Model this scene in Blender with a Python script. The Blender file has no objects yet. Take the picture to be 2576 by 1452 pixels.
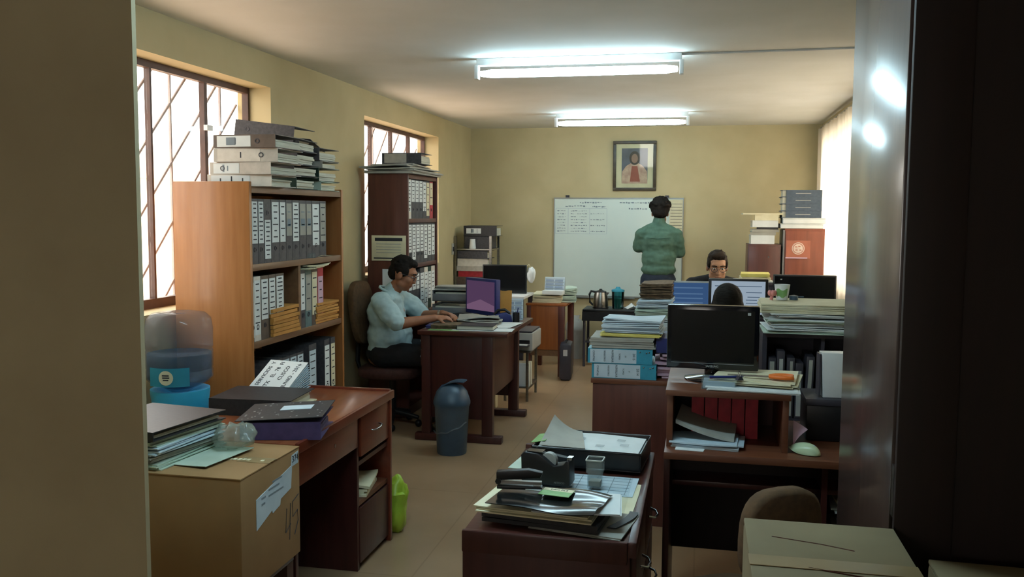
import bpy, bmesh, math, random
from mathutils import Vector, Matrix, Euler, noise
random.seed(7)
S = bpy.context.scene
COL = S.collection
R_ = math.radians
# ------------------------------------------------------------------ camera
cam = bpy.data.cameras.new('camera'); camo = bpy.data.objects.new('camera', cam); COL.objects.link(camo)
cam.sensor_width = 36; cam.lens = 31.44; cam.clip_start = .02; cam.clip_end = 200
yaw, pit, rol = R_(11.95), R_(4.8), R_(-.37)
Fv = Vector((-math.sin(yaw)*math.cos(pit), math.cos(yaw)*math.cos(pit), -math.sin(pit)))
R0 = Vector((math.cos(yaw), math.sin(yaw), 0)); U0 = R0.cross(Fv)
Rv = math.cos(rol)*R0 - math.sin(rol)*U0; Uv = math.sin(rol)*R0 + math.cos(rol)*U0
m = Matrix((Rv, Uv, -Fv)).transposed().to_4x4(); m.translation = (0, 0, 1.58)
camo.matrix_world = m
S.camera = camo
# ------------------------------------------------------------------ world, exposure
S.view_settings.view_transform = 'Standard'; S.view_settings.look = 'None'
S.view_settings.gamma = 1; S.view_settings.use_curve_mapping = False
S.view_settings.exposure = 0.72
wd = bpy.data.worlds.new('world'); S.world = wd; wd.use_nodes = True
bg = wd.node_tree.nodes['Background']; bg.inputs[0].default_value = (1, .95, .87, 1); bg.inputs[1].default_value = 4.8
LAMP = 21.0          # strength of the fluorescent tubes
LAMPCOL = (.60, .88, 1, 1)
# ------------------------------------------------------------------ materials
def lin(h):
    if isinstance(h, (tuple, list)): return tuple(h[:3]) + (1,)
    h = h.lstrip('#'); o = []
    for i in (0, 2, 4):
        c = int(h[i:i+2], 16)/255; o.append(c/12.92 if c <= .04045 else ((c+.055)/1.055)**2.4)
    return tuple(o) + (1,)
def mat(name, c1, c2=None, rough=.6, scale=6, stretch=(1, 1, 1), bump=0, metal=0, spec=.4, coat=0, detail=4, lo=.35, hi=.65, emit=None, es=0):
    mt = bpy.data.materials.new(name); mt.use_nodes = True; nt = mt.node_tree; n = nt.nodes; L = nt.links
    b = n['Principled BSDF']; b.inputs['Base Color'].default_value = lin(c1); b.inputs['Roughness'].default_value = rough
    b.inputs['Metallic'].default_value = metal; b.inputs['Specular IOR Level'].default_value = spec; b.inputs['Coat Weight'].default_value = coat
    b.inputs['Coat Roughness'].default_value = .15
    if emit: b.inputs['Emission Color'].default_value = lin(emit); b.inputs['Emission Strength'].default_value = es
    tc = n.new('ShaderNodeTexCoord'); mp = n.new('ShaderNodeMapping'); mp.inputs['Scale'].default_value = stretch
    L.new(tc.outputs['Object'], mp.inputs['Vector'])
    nz = n.new('ShaderNodeTexNoise'); nz.inputs['Scale'].default_value = scale; nz.inputs['Detail'].default_value = detail
    L.new(mp.outputs[0], nz.inputs['Vector'])
    if c2 is None:
        a = lin(c1); c2 = tuple(x*.86 for x in a[:3])
    rp = n.new('ShaderNodeValToRGB'); rp.color_ramp.elements[0].position = lo; rp.color_ramp.elements[1].position = hi
    rp.color_ramp.elements[0].color = lin(c1); rp.color_ramp.elements[1].color = lin(c2)
    L.new(nz.outputs['Fac'], rp.inputs[0]); L.new(rp.outputs[0], b.inputs['Base Color'])
    if bump:
        bp = n.new('ShaderNodeBump'); bp.inputs['Strength'].default_value = bump; bp.inputs['Distance'].default_value = .01
        L.new(nz.outputs['Fac'], bp.inputs['Height']); L.new(bp.outputs[0], b.inputs['Normal'])
    return mt
def glassy(name, tint, rough=.03, mixf=.12, flat=None):
    mt = bpy.data.materials.new(name); mt.use_nodes = True; nt = mt.node_tree; n = nt.nodes; L = nt.links
    n.remove(n['Principled BSDF']); out = n['Material Output']
    tr = n.new('ShaderNodeBsdfTransparent'); tr.inputs[0].default_value = lin(tint)
    gl = n.new('ShaderNodeBsdfGlossy'); gl.inputs['Roughness'].default_value = rough
    fr = n.new('ShaderNodeLayerWeight'); fr.inputs[0].default_value = mixf
    mx = n.new('ShaderNodeMixShader')
    if flat is None: L.new(fr.outputs['Fresnel'], mx.inputs[0])
    else: mx.inputs[0].default_value = flat
    L.new(tr.outputs[0], mx.inputs[1]); L.new(gl.outputs[0], mx.inputs[2])
    L.new(mx.outputs[0], out.inputs[0]); return mt
def milky(name, tint, body, f):
    mt = mat(name, body, None, .12, 5, spec=.6); nt = mt.node_tree; n = nt.nodes; L = nt.links
    tr = n.new('ShaderNodeBsdfTransparent'); tr.inputs[0].default_value = lin(tint); mx = n.new('ShaderNodeMixShader'); mx.inputs[0].default_value = f
    L.new(tr.outputs[0], mx.inputs[1]); L.new(n['Principled BSDF'].outputs[0], mx.inputs[2]); L.new(mx.outputs[0], n['Material Output'].inputs[0]); return mt
def translucent(name, col, f=.6):
    mt = bpy.data.materials.new(name); mt.use_nodes = True; nt = mt.node_tree; n = nt.nodes; L = nt.links
    n.remove(n['Principled BSDF']); out = n['Material Output']
    d = n.new('ShaderNodeBsdfDiffuse'); d.inputs[0].default_value = lin(col)
    t = n.new('ShaderNodeBsdfTranslucent'); t.inputs[0].default_value = lin(col)
    mx = n.new('ShaderNodeMixShader'); mx.inputs[0].default_value = f; L.new(d.outputs[0], mx.inputs[1]); L.new(t.outputs[0], mx.inputs[2])
    wv = n.new('ShaderNodeTexNoise'); wv.inputs['Scale'].default_value = 60
    tp = n.new('ShaderNodeBsdfTransparent'); m2 = n.new('ShaderNodeMixShader'); m2.inputs[0].default_value = .22
    L.new(mx.outputs[0], m2.inputs[1]); L.new(tp.outputs[0], m2.inputs[2]); L.new(m2.outputs[0], out.inputs[0]); return mt
def emis(name, col, s):
    mt = bpy.data.materials.new(name); mt.use_nodes = True; nt = mt.node_tree; n = nt.nodes
    n.remove(n['Principled BSDF']); e = n.new('ShaderNodeEmission'); e.inputs[0].default_value = lin(col); e.inputs[1].default_value = s
    nt.links.new(e.outputs[0], n['Material Output'].inputs[0]); return mt
def wood(name, a, b, axis='y', rough=.35, coat=.2, scale=5):
    st = {'x': (.6, 7, 7), 'y': (7, .6, 7), 'z': (7, 7, .6)}[axis]
    return mat(name, a, b, rough, scale, st, .03, coat=coat, detail=6, lo=.3, hi=.72)
K = {}
def tiles(name):
    mt = mat(name, '#a3876a', '#92775b', .32, 1.6, bump=0, coat=.15, detail=8)
    nt = mt.node_tree; n = nt.nodes; L = nt.links; b = n['Principled BSDF']; rp = [x for x in n if x.type == 'VALTORGB'][0]
    br = n.new('ShaderNodeTexBrick'); br.offset = 0; br.inputs['Scale'].default_value = 1; br.inputs['Mortar Size'].default_value = .004
    br.inputs['Brick Width'].default_value = 1.2; br.inputs['Row Height'].default_value = 1.2
    br.inputs['Color1'].default_value = br.inputs['Color2'].default_value = (1, 1, 1, 1); br.inputs['Mortar'].default_value = (.8, .77, .74, 1)
    tc = [x for x in n if x.type == 'TEX_COORD'][0]; L.new(tc.outputs['Object'], br.inputs['Vector'])
    mx = n.new('ShaderNodeMixRGB'); mx.blend_type = 'MULTIPLY'; mx.inputs[0].default_value = 1
    L.new(rp.outputs[0], mx.inputs[1]); L.new(br.outputs[0], mx.inputs[2]); L.new(mx.outputs[0], b.inputs['Base Color']); return mt
K['floor'] = tiles('floor_vinyl')
K['wall'] = mat('wall_yellow_paint', '#bfb28c', '#b7aa84', .75, 3, bump=.05)
K['hall'] = mat('hall_wall_paint', '#b8ab8a', '#aea080', .8, 3, bump=.08)
K['ceil'] = mat('ceiling_paint', '#e0e0dc', '#d8d8d2', .8, 2, bump=.06)
K['ext'] = mat('exterior_render', '#e6d2bf', '#ddc6b0', .9, 2)
K['frame'] = mat('window_frame_paint', '#5b423b', '#4d3832', .5, 12)
K['bar'] = mat('grille_metal', '#b3a6a2', '#a5989a', .5, 12)  # grey lightened to suggest window glare washing over the bars
K['glass'] = glassy('window_glass', (.97, .98, .98), flat=.03)
K['clear'] = milky('clear_plastic', (.88, .91, .92), '#c4cacb', .14)
K['jug'] = milky('bottle_plastic', (.82, .85, .9), '#9aa3b0', .16)
K['water'] = milky('bottle_water', (.58, .72, .82), '#4f7896', .24)
K['curtain'] = translucent('curtain_cloth', '#f2eadb', .62)
K['scr_pale'] = emis('screen_band', '#5f80a8', .42)
K['tube_near'] = emis('fluorescent_tube_boosted', LAMPCOL, LAMP*1.7)  # emission boosted over the other tubes to brighten the foreground
K['tube'] = emis('fluorescent_tube', LAMPCOL, LAMP)
K['white_metal'] = mat('white_enamel', '#d8dadb', None, .35, 8)
K['oak'] = wood('light_veneer', '#a8703f', '#98612f', 'z', .4)
K['oakedge'] = wood('light_veneer_edge', '#7d5c40', '#6d4e35', 'y', .5)
K['maho'] = wood('mahogany_veneer', '#6e2f1d', '#5c2416', 'y', .3, .3)
K['mahotop'] = wood('mahogany_top', '#8c5030', '#74391f', 'y', .3, .35)
K['dark'] = wood('dark_red_veneer', '#45201c', '#381815', 'z', .4, .15)
K['darkx'] = wood('dark_red_veneer_long', '#50271f', '#401d17', 'x', .35, .25)
K['brown'] = wood('brown_veneer', '#5c3129', '#4c271f', 'z', .4, .15)
K['blackwood'] = wood('near_black_wood', '#1d0d0c', '#150808', 'z', .6, 0)  # wood stained near black
K['leaf'] = mat('door_leaf_varnish', '#43312c', '#372722', .42, 5, (7, 7, .6), coat=1)
K['leaf'].node_tree.nodes['Principled BSDF'].inputs['Coat Roughness'].default_value = .17
K['orange'] = wood('orange_desk_veneer', '#9a5a2c', '#874b22', 'z', .4, .1)
K['redcab'] = wood('red_brown_veneer', '#8a4a34', '#7a3e2a', 'z', .4, .1)
K['hutch'] = wood('hutch_veneer', '#6d412b', '#593120', 'x', .45, .08)
K['carton'] = mat('corrugated_card', '#9c7a52', '#8f6e48', .85, 3, bump=.04)
K['carton2'] = mat('worn_card', '#8b7c5c', '#7c6e50', .8, 4, bump=.06)
K['tape'] = mat('clear_tape', '#927d58', None, .4, 5, spec=.4)
K['black'] = mat('black_plastic', '#17171a', '#101013', .4, 20)
K['blackgl'] = mat('black_gloss', '#101014', None, .12, 20, spec=.6)
K['screen_off'] = mat('screen_dark', '#0c0d0f', '#0a0b0d', .18, 8, spec=.5)
K['binder'] = mat('binder_grey_marble', '#4b4a4e', '#3b3a3f', .55, 60)
K['binder_blk'] = mat('binder_black', '#232326', '#2c2c2f', .5, 60)
K['binder_lt'] = mat('binder_pale_grey', '#b7b1a8', '#aaa49b', .5, 30)
K['binder_wht'] = mat('binder_white', '#d2ccc2', '#c6c0b6', .5, 30)
K['binder_grn'] = mat('binder_green', '#1f3d33', '#18332a', .5, 30)
K['binder_brn'] = mat('binder_brown', '#5f5148', '#52463e', .5, 30)
K['binder_cyan'] = mat('binder_turquoise', '#2f93ae', '#2987a2', .35, 30, spec=.6)
K['binder_red'] = mat('binder_red', '#b42a38', '#9c2531', .45, 30)
K['binder_teal'] = mat('binder_teal', '#5a7477', '#506a6d', .5, 30)
K['binder_vio'] = mat('binder_violet', '#4d3f66', '#41355a', .5, 30)
K['paper'] = mat('white_paper', '#dadfe0', '#cfd5d6', .8, 10)
K['paper_blue'] = mat('bluish_paper', '#c3d2dc', '#b4c6d2', .8, 10)
K['paper_grn'] = mat('greenish_paper', '#b9c9bb', '#abbdae', .8, 10)
K['paper_crm'] = mat('cream_paper', '#d9d3b6', '#cdc6a6', .8, 10)
K['paper_yel'] = mat('yellow_paper', '#d9cf78', '#cdc168', .8, 10)
K['paper_gry'] = mat('grey_paper', '#a4a39b', '#96958d', .8, 10)
K['pages'] = mat('page_edges', '#c8c8ba', '#b3b3a4', .85, 6, (1, 1, 40))
K['manila'] = mat('kraft_envelope', '#c08a45', '#b07c3a', .75, 8)
K['ink'] = mat('dark_ink', '#33343a', None, .8, 5)
K['inkl'] = mat('faint_ink', '#7d8a94', None, .8, 5)
K['inkb'] = mat('pale_blue_ink', '#8fa0b8', None, .8, 5)
K['chrome'] = mat('bright_steel', '#b9bcc0', None, .22, 5, metal=1)
K['steel'] = mat('brushed_steel', '#8d8c88', '#7f7e7a', .3, 4, (1, 1, 20), metal=1)
K['grey'] = mat('grey_plastic', '#77787a', '#6d6e70', .5, 10)
K['lgrey'] = mat('light_grey_plastic', '#a9aba8', None, .5, 10)
K['dgrey'] = mat('dark_grey_metal', '#3d3a42', '#35323a', .4, 10)
K['bluebin'] = mat('slate_blue_plastic', '#3c5468', '#35495b', .4, 10, spec=.5)
K['cyan'] = mat('cyan_plastic', '#3fb0d8', '#38a4cc', .35, 8)
K['cyanlab'] = mat('cyan_label', '#2f8fa8', '#2a7f96', .5, 8)
K['navy'] = mat('navy_plastic', '#2c3470', '#262d62', .45, 10)
K['wboard'] = mat('whiteboard_face', '#cfdcd6', '#c8d6d0', .25, 1.5, spec=.5)
K['alu'] = mat('aluminium_trim', '#9a9c98', None, .35, 8, metal=.8)
K['goldwood'] = mat('bronze_frame', '#4a4030', '#3a3226', .4, 20)
K['mount'] = mat('picture_mount', '#cfcaa6', None, .7, 8)
K['fabric_brn'] = mat('brown_upholstery', '#5c452e', '#4e3a26', .9, 40, bump=.2)
K['fabric_blk'] = mat('black_upholstery', '#201d1e', '#181617', .9, 40, bump=.2)
K['fabric_red'] = mat('dark_red_upholstery', '#4a2c27', '#3d231f', .9, 40, bump=.2)
K['skin'] = mat('skin_tan', '#9c6a50', '#8f5f46', .55, 15)
K['skin2'] = mat('skin_light', '#b08468', '#a3785c', .55, 15)
K['lips'] = mat('lips', '#7d4a3e', None, .5, 15)
K['hair'] = mat('black_hair', '#15120f', '#1f1a16', .75, 30, (1, 1, 6), bump=.3, spec=.15)
K['hairg'] = mat('dark_brown_hair', '#241c16', '#30261d', .75, 30, (1, 1, 6), bump=.3, spec=.15)
K['eye'] = mat('eye_white', '#d8d4cc', None, .3, 5)
K['iris'] = mat('dark_iris', '#1c120c', None, .2, 5)
K['shirt_blue'] = mat('pale_blue_shirt', '#a6bfc4', '#98b2b8', .85, 25, bump=.1)
K['shirt_green'] = mat('green_shirt', '#4c6a5c', '#425f52', .85, 25, bump=.1)
K['cloth_blk'] = mat('black_cloth', '#1a1a1e', '#141417', .9, 25)
K['cloth_navy'] = mat('navy_trousers', '#1f2a3a', '#192230', .85, 25)
K['shoe'] = mat('black_leather', '#141211', None, .35, 10)
K['limebag'] = mat('lime_plastic_film', '#a9c83f', '#97b636', .4, 12)
K['filmbag'] = milky('crumpled_film', (.8, .84, .8), '#b9c2b8', .35)
K['film'] = milky('thin_liner_film', (.94, .95, .96), '#c8ced2', .05)
K['mint'] = mat('pale_green_plastic', '#bfd0ae', '#b4c6a2', .3, 8)
K['pink'] = mat('pink_paper', '#c9a9ba', '#bd9cae', .7, 8)
K['flower'] = mat('pink_petal', '#d9908c', '#c87c78', .6, 20)
K['leafgreen'] = mat('green_print', '#6f9a5c', '#86b070', .5, 20)
K['orangeh'] = mat('orange_handle', '#e2732c', None, .4, 10)
K['redlab'] = mat('red_label', '#a23448', None, .5, 10)
K['pattern'] = mat('black_patterned_cover', '#3f3e40', '#343335', .45, 90)
K['scr_blue'] = emis('screen_blue', '#3f5f8c', .42)
K['scr_page'] = emis('screen_page', '#9fb0c0', .5)
K['scr_line'] = emis('screen_text', '#3a5574', .3)
K['scr_purple'] = emis('screen_purple', '#74567c', .26)
K['scr_pink'] = emis('screen_pink', '#9a7598', .28)
K['brownedge'] = mat('brown_folded_edges', '#6d5943', '#4e4030', .8, 40)
K['bluebook'] = mat('slate_blue_cloth', '#4c5a6a', '#435060', .6, 30)
K['seal'] = mat('embossed_white', '#e0cfc4', '#cdb4a8', .6, 30)
K['salmon'] = mat('salmon_sticker', '#b06a54', None, .6, 10)
K['portrait_bg'] = mat('portrait_ground', '#5d6470', '#4f555c', .6, 12)
K['portrait_robe'] = mat('portrait_robe', '#a98a7a', '#c0a890', .6, 25)
K['portrait_face'] = mat('portrait_face', '#8f7260', None, .6, 20)
K['portrait_hair'] = mat('portrait_hair', '#3a322c', None, .6, 20)
K['portrait_red'] = mat('portrait_red', '#94503f', None, .6, 20)
# ------------------------------------------------------------------ mesh helpers
class MB:
    def __init__(s): s.v = []; s.f = []
    def add(s, vs, fs, M=None):
        o = len(s.v); s.v += [(M @ Vector(p)) if M else Vector(p) for p in vs]; s.f += [[i+o for i in f] for f in fs]; return s
    def box(s, x0, x1, y0, y1, z0, z1, M=None):
        vs = [(x, y, z) for x in (x0, x1) for y in (y0, y1) for z in (z0, z1)]
        return s.add(vs, [(0, 1, 3, 2), (4, 6, 7, 5), (0, 4, 5, 1), (2, 3, 7, 6), (0, 2, 6, 4), (1, 5, 7, 3)], M)
    def prism(s, pts, h0, h1, axis='z', M=None):
        n = len(pts); f = {'z': lambda a, b, h: (a, b, h), 'y': lambda a, b, h: (a, h, b), 'x': lambda a, b, h: (h, a, b)}[axis]
        vs = [f(a, b, h0) for a, b in pts] + [f(a, b, h1) for a, b in pts]
        return s.add(vs, [list(range(n))[::-1], list(range(n, 2*n))] + [(i, (i+1) % n, n+(i+1) % n, n+i) for i in range(n)], M)
    def rings(s, rs, closed=True, caps=True):
        n = len(rs[0]); o = len(s.v)
        for r in rs: s.v += [Vector(p) for p in r]
        for k in range(len(rs)-1):
            for i in range(n if closed else n-1):
                j = (i+1) % n; s.f.append([o+k*n+i, o+k*n+j, o+(k+1)*n+j, o+(k+1)*n+i])
        if caps: s.f.append([o+i for i in range(n)][::-1]); s.f.append([o+(len(rs)-1)*n+i for i in range(n)])
        return s
    def tube(s, pts, r, n=8):
        pts = [Vector(p) for p in pts]; rr = r if isinstance(r, (list, tuple)) else [r]*len(pts); out = []
        for i, p in enumerate(pts):
            t = (pts[min(i+1, len(pts)-1)] - pts[max(i-1, 0)]).normalized()
            a = t.cross(Vector((0, 0, 1)));
            if a.length < .1: a = t.cross(Vector((1, 0, 0)))
            a.normalize(); b = t.cross(a)
            out.append([p + (a*math.cos(2*math.pi*k/n) + b*math.sin(2*math.pi*k/n))*rr[i] for k in range(n)])
        return s.rings(out)
    def lathe(s, prof, c=(0, 0, 0), n=24, sx=1, sy=1):
        return s.rings([[(c[0]+r*sx*math.cos(2*math.pi*k/n), c[1]+r*sy*math.sin(2*math.pi*k/n), c[2]+z) for k in range(n)] for r, z in prof])
    def ell(s, c, r, M=None, n=14, k=9):
        if not isinstance(r, (tuple, list)): r = (r, r, r)
        vs = [(0, 0, -1)] + [(math.cos(2*math.pi*i/n)*math.sin(math.pi*j/k), math.sin(2*math.pi*i/n)*math.sin(math.pi*j/k), -math.cos(math.pi*j/k)) for j in range(1, k) for i in range(n)] + [(0, 0, 1)]
        T = Matrix.Translation(c) @ (M.to_4x4() if M else Matrix.Identity(4)) @ Matrix.Diagonal((*r, 1))
        fs = [(0, 1+(i+1) % n, 1+i) for i in range(n)]
        for j in range(k-2):
            for i in range(n): fs.append((1+j*n+i, 1+j*n+(i+1) % n, 1+(j+1)*n+(i+1) % n, 1+(j+1)*n+i))
        e = 1+(k-1)*n; fs += [(1+(k-2)*n+i, 1+(k-2)*n+(i+1) % n, e) for i in range(n)]
        return s.add(vs, fs, T)
    def cap(s, p0, r0, p1, r1, n=12):
        p0, p1 = Vector(p0), Vector(p1); s.ell(p0, r0, n=n, k=8); s.ell(p1, r1, n=n, k=8); return s.tube([p0, p1], [r0, r1], n)
    def chain(s, *pr):
        for (a, b), (c, d) in zip(pr, pr[1:]): s.cap(a, b, c, d)
        return s
    def sheet(s, fn, nu, nv, th):
        top = [fn(i/nu, j/nv) for j in range(nv+1) for i in range(nu+1)]; N = len(top); w = nu+1
        vs = top + [(p[0], p[1], p[2]-th) for p in top]; fs = []
        for j in range(nv):
            for i in range(nu):
                a = j*w+i; fs.append((a, a+1, a+w+1, a+w)); fs.append((N+a, N+a+w, N+a+w+1, N+a+1))
        bd = [i for i in range(w)] + [j*w+nu for j in range(1, nv+1)] + [nv*w+i for i in range(nu-1, -1, -1)] + [j*w for j in range(nv-1, 0, -1)]
        for a, b in zip(bd, bd[1:]+bd[:1]): fs.append((b, a, N+a, N+b))
        return s.add(vs, fs)
    def mesh(s, name, mt, bevel=0, smooth=None):
        bm = bmesh.new(); vs = [bm.verts.new(p) for p in s.v]
        for f in s.f:
            try: bm.faces.new([vs[i] for i in f])
            except ValueError: pass
        bmesh.ops.recalc_face_normals(bm, faces=bm.faces[:])
        if bevel:
            es = [e for e in bm.edges if len(e.link_faces) == 2 and e.calc_face_angle(0) > .6]
            bmesh.ops.bevel(bm, geom=es, offset=bevel, segments=2, profile=.6, affect='EDGES', clamp_overlap=True)
        me = bpy.data.meshes.new(name); bm.to_mesh(me); bm.free(); me.materials.append(K[mt] if isinstance(mt, str) else mt)
        if smooth is not None or bevel:
            me.polygons.foreach_set('use_smooth', [True]*len(me.polygons)); me.set_sharp_from_angle(angle=R_(smooth or 40))
        return me
def B(*a): return MB().box(*a)
def link(name, data, parent=None, loc=(0, 0, 0), rot=(0, 0, 0)):
    o = bpy.data.objects.new(name, data); COL.objects.link(o); o.location = loc; o.rotation_euler = rot
    if parent: o.parent = parent
    return o
def part(name, mb, mt, parent, bevel=0, smooth=None, label=None, loc=(0, 0, 0), rot=(0, 0, 0)):
    o = link(name, mb if isinstance(mb, bpy.types.Mesh) else mb.mesh(name, mt, bevel, smooth), parent, loc, rot)
    if label: o['label'] = label
    return o
def tag(o, label, cat, group=None):
    o['label'] = label; o['category'] = cat
    if group: o['group'] = group
    return o
def thing(name, label, cat, loc=(0, 0, 0), rot=(0, 0, 0), group=None):
    if not isinstance(rot, (tuple, list)): rot = (0, 0, rot)
    return tag(link(name, None, None, loc, rot), label, cat, group)
def solo(name, mb, mt, label, cat, loc=(0, 0, 0), rot=(0, 0, 0), group=None, bevel=0, smooth=None):
    if not isinstance(rot, (tuple, list)): rot = (0, 0, rot)
    return tag(part(name, mb, mt, None, bevel, smooth, None, loc, rot), label, cat, group)
def struct(name, mb, mt, bevel=0):
    o = part(name, mb, mt, None, bevel); o['kind'] = 'structure'; return o
WS = bpy.data.scenes.new('workshop')          # scratch scene so baking a shape does not touch the big one
def bake(o):
    WS.collection.objects.link(o)
    with bpy.context.temp_override(scene=WS, view_layer=WS.view_layers[0]):
        dg = bpy.context.evaluated_depsgraph_get()
    me = bpy.data.meshes.new_from_object(o.evaluated_get(dg)); bpy.data.objects.remove(o); return me
def text(s, size, mt, parent, loc, rot, name='lettering', al='CENTER'):
    cu = bpy.data.curves.new('txt', 'FONT'); cu.body = s; cu.size = size; cu.align_x = al; cu.align_y = 'CENTER'; cu.extrude = .0004; cu.resolution_u = 2
    me = bake(bpy.data.objects.new('txt', cu)); me.materials.clear(); me.materials.append(K[mt])
    return link(name, me, parent, loc, rot)
ORD = ['topmost', 'second', 'third', 'fourth', 'fifth', 'sixth', 'seventh', 'eighth', 'ninth', 'tenth', 'eleventh', 'twelfth', 'thirteenth', 'fourteenth', 'fifteenth']
LORD = ['leftmost'] + ORD[1:]
# ------------------------------------------------------------------ room shell
H = 2.53; WX = -2.58; EX = 1.2; FY = 9.9
struct('floor', B(-3.2, 1.6, -3, FY+.2, -.1, 0), 'floor')
struct('ceiling', B(-3.2, 1.6, -3, FY+.2, H, H+.12), 'ceil')
w = MB()
for y0, y1, z0, z1 in ((1.65, 3.08, 0, H), (5.08, 6.62, 0, H), (8.62, FY+.2, 0, H), (3.08, 5.08, 0, 1.085), (3.08, 5.08, 2.33, H), (6.62, 8.62, 0, 1.085), (6.62, 8.62, 2.33, H)):
    w.box(WX-.22, WX, y0, y1, z0, z1)
struct('wall_left', w, 'wall')
struct('wall_far', B(WX-.22, EX+.2, FY, FY+.2, 0, H), 'wall')
w = MB()
for y0, y1, z0, z1 in ((1.65, 5.6, 0, H), (9.6, FY+.2, 0, H), (5.6, 9.6, 0, .95), (5.6, 9.6, 2.36, H)): w.box(EX, EX+.2, y0, y1, z0, z1)
struct('wall_right', w, 'wall')
struct('wall_near_left', MB().prism([(-3.2, 1.65), (-1.78, 1.65), (-1.234, 1.785), (-1.234, 1.8), (-3.2, 1.8)], 0, H), 'hall')
struct('wall_near_lintel', B(-1.234, .35, 1.66, 1.8, 2.34, H), 'hall')
# dark panelled partition right of the doorway
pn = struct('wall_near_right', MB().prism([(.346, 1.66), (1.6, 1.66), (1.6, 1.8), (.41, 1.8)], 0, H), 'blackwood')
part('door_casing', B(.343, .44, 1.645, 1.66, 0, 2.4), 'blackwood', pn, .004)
# hall behind the camera, unseen end opening added to let soft light in
struct('wall_hall_left', B(-3.2, -3.0, -3, 1.65, 0, H), 'hall')
struct('wall_hall_right', B(1.4, 1.6, -3, 1.65, 0, H), 'hall')
w = MB()
for x0, x1, z0, z1 in ((-3.2, -1.7, 0, H), (-.5, 1.6, 0, H), (-1.7, -.5, 0, 1.4), (-1.7, -.5, 2.15, H)): w.box(x0, x1, -3.15, -3, z0, z1)
struct('wall_hall_back', w, 'hall')
# open door leaf
d = struct('door_1', B(.37, .41, 1.82, 2.46, .01, 2.32), 'leaf', .003)
part('hinge', B(.372, .40, 1.80, 1.83, 1.0, 1.1), 'steel', d); part('hinge', B(.372, .40, 1.80, 1.83, 2.0, 2.1), 'steel', d)
# neighbouring building and ground outside
struct('wall_exterior', B(-7.2, -7, -2, 16, -.5, 2.35), 'ext')
struct('wall_exterior_ledge', B(-7, -6.9, -2, 16, 2.0, 2.1), 'ext')
struct('ground_outside', B(-8, -2.9, -2, 16, -.6, -.5), 'ext')
# ------------------------------------------------------------------ windows
def window(name, y0, y1, mull, thick, diag0, verts):
    z0, z1, x = 1.085, 2.33, -2.74
    fr = MB().box(x-.02, x+.02, y0, y1, z0, z0+.05).box(x-.02, x+.02, y0, y1, z1-.035, z1).box(x-.02, x+.02, y0, y0+.03, z0+.05, z1-.035).box(x-.02, x+.02, y1-.02, y1, z0+.05, z1-.035)
    o = struct(name, fr, 'frame')
    ys = [y0] + mull + [y1]
    for i, y in enumerate(mull): part('mullion', B(x-.016, x+.016, y-thick[i], y+thick[i], z0+.05, z1-.035), 'frame', o)
    for a, b in zip(ys, ys[1:]): part('pane', B(x-.003, x, a+.01, b-.01, z0+.04, z1-.03), 'glass', o)
    xg = -2.81
    for v in verts: part('grille_bar', B(xg-.006, xg+.006, v-.006, v+.006, z0, z1), 'bar', o)
    c = diag0
    while c < y1-z0:
        p = [(y, y-c) for y in (max(y0, z0+c), min(y1, z1+c))]
        if p[1][0]-p[0][0] > .05: part('grille_bar', MB().tube([(xg, *p[0]), (xg, *p[1])], .008, 6), 'bar', o)
        c += .315
    part('sill', B(-2.76, -2.565, y0, y1, z0-.02, z0+.002), 'wall', o)
    return o
w1 = window('window_1', 3.08, 5.08, [3.58, 4.08, 4.59], [.009, .008, .016], .645, [3.36, 3.87, 4.376, 4.887])
part('latch', B(-2.722, -2.70, 4.56, 4.62, 2.03, 2.06), 'white_metal', w1)
window('window_2', 6.62, 8.62, [7.15, 7.65, 8.14], [.008, .008, .012], 4.2, [6.9, 7.4, 7.9, 8.4])
o = struct('window_3', MB().box(EX+.1, EX+.14, 5.6, 9.6, .95, 1.0).box(EX+.1, EX+.14, 5.6, 9.6, 2.3, 2.36).box(EX+.1, EX+.14, 5.6, 5.65, 1, 2.3).box(EX+.1, EX+.14, 9.55, 9.6, 1, 2.3), 'frame')
for y in (6.6, 7.6, 8.6): part('mullion', B(EX+.1, EX+.14, y-.02, y+.02, 1, 2.3), 'frame', o)
for y in (5.6, 6.6, 7.6, 8.6): part('pane', B(EX+.118, EX+.122, y+.02, y+.98, .99, 2.31), 'glass', o)
# curtains on the right-hand window: two cloths hanging in folds
def curtain(y0, y1, label):
    t = thing('curtain', label, 'curtain', (EX-.03, 0, 0), 0, 'curtains over the right window')
    m = MB(); n = int((y1-y0)*60); rows = [2.46, 2.2, 1.6, 1.0, .62]
    for s in (0, 1):
        rs = []
        for z in rows:
            a = .022*(1.1-.25*(2.46-z)/1.8)
            rs.append([(a*math.sin(i*.62)+.008*math.sin(i*.23+z)-s*.003, y0+(y1-y0)*i/n, z) for i in range(n+1)])
        m.rings(rs, False, False)
    part('cloth', m, 'curtain', t, smooth=80)
    rl = part('rail', MB().tube([(0, y0, 2.47), (0, y1, 2.47)], .012), 'alu', t)
    for i in range(int((y1-y0)/.14)): part('hook', MB().tube([(0, y0+.07+i*.14, 2.475), (0, y0+.07+i*.14, 2.45)], .005, 6), 'alu', t)
curtain(7.66, 9.72, 'cream curtain glowing with daylight beside the red-brown cabinet')
curtain(5.55, 7.6, 'cream curtain nearer the open door, hidden behind its varnished leaf')
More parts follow.
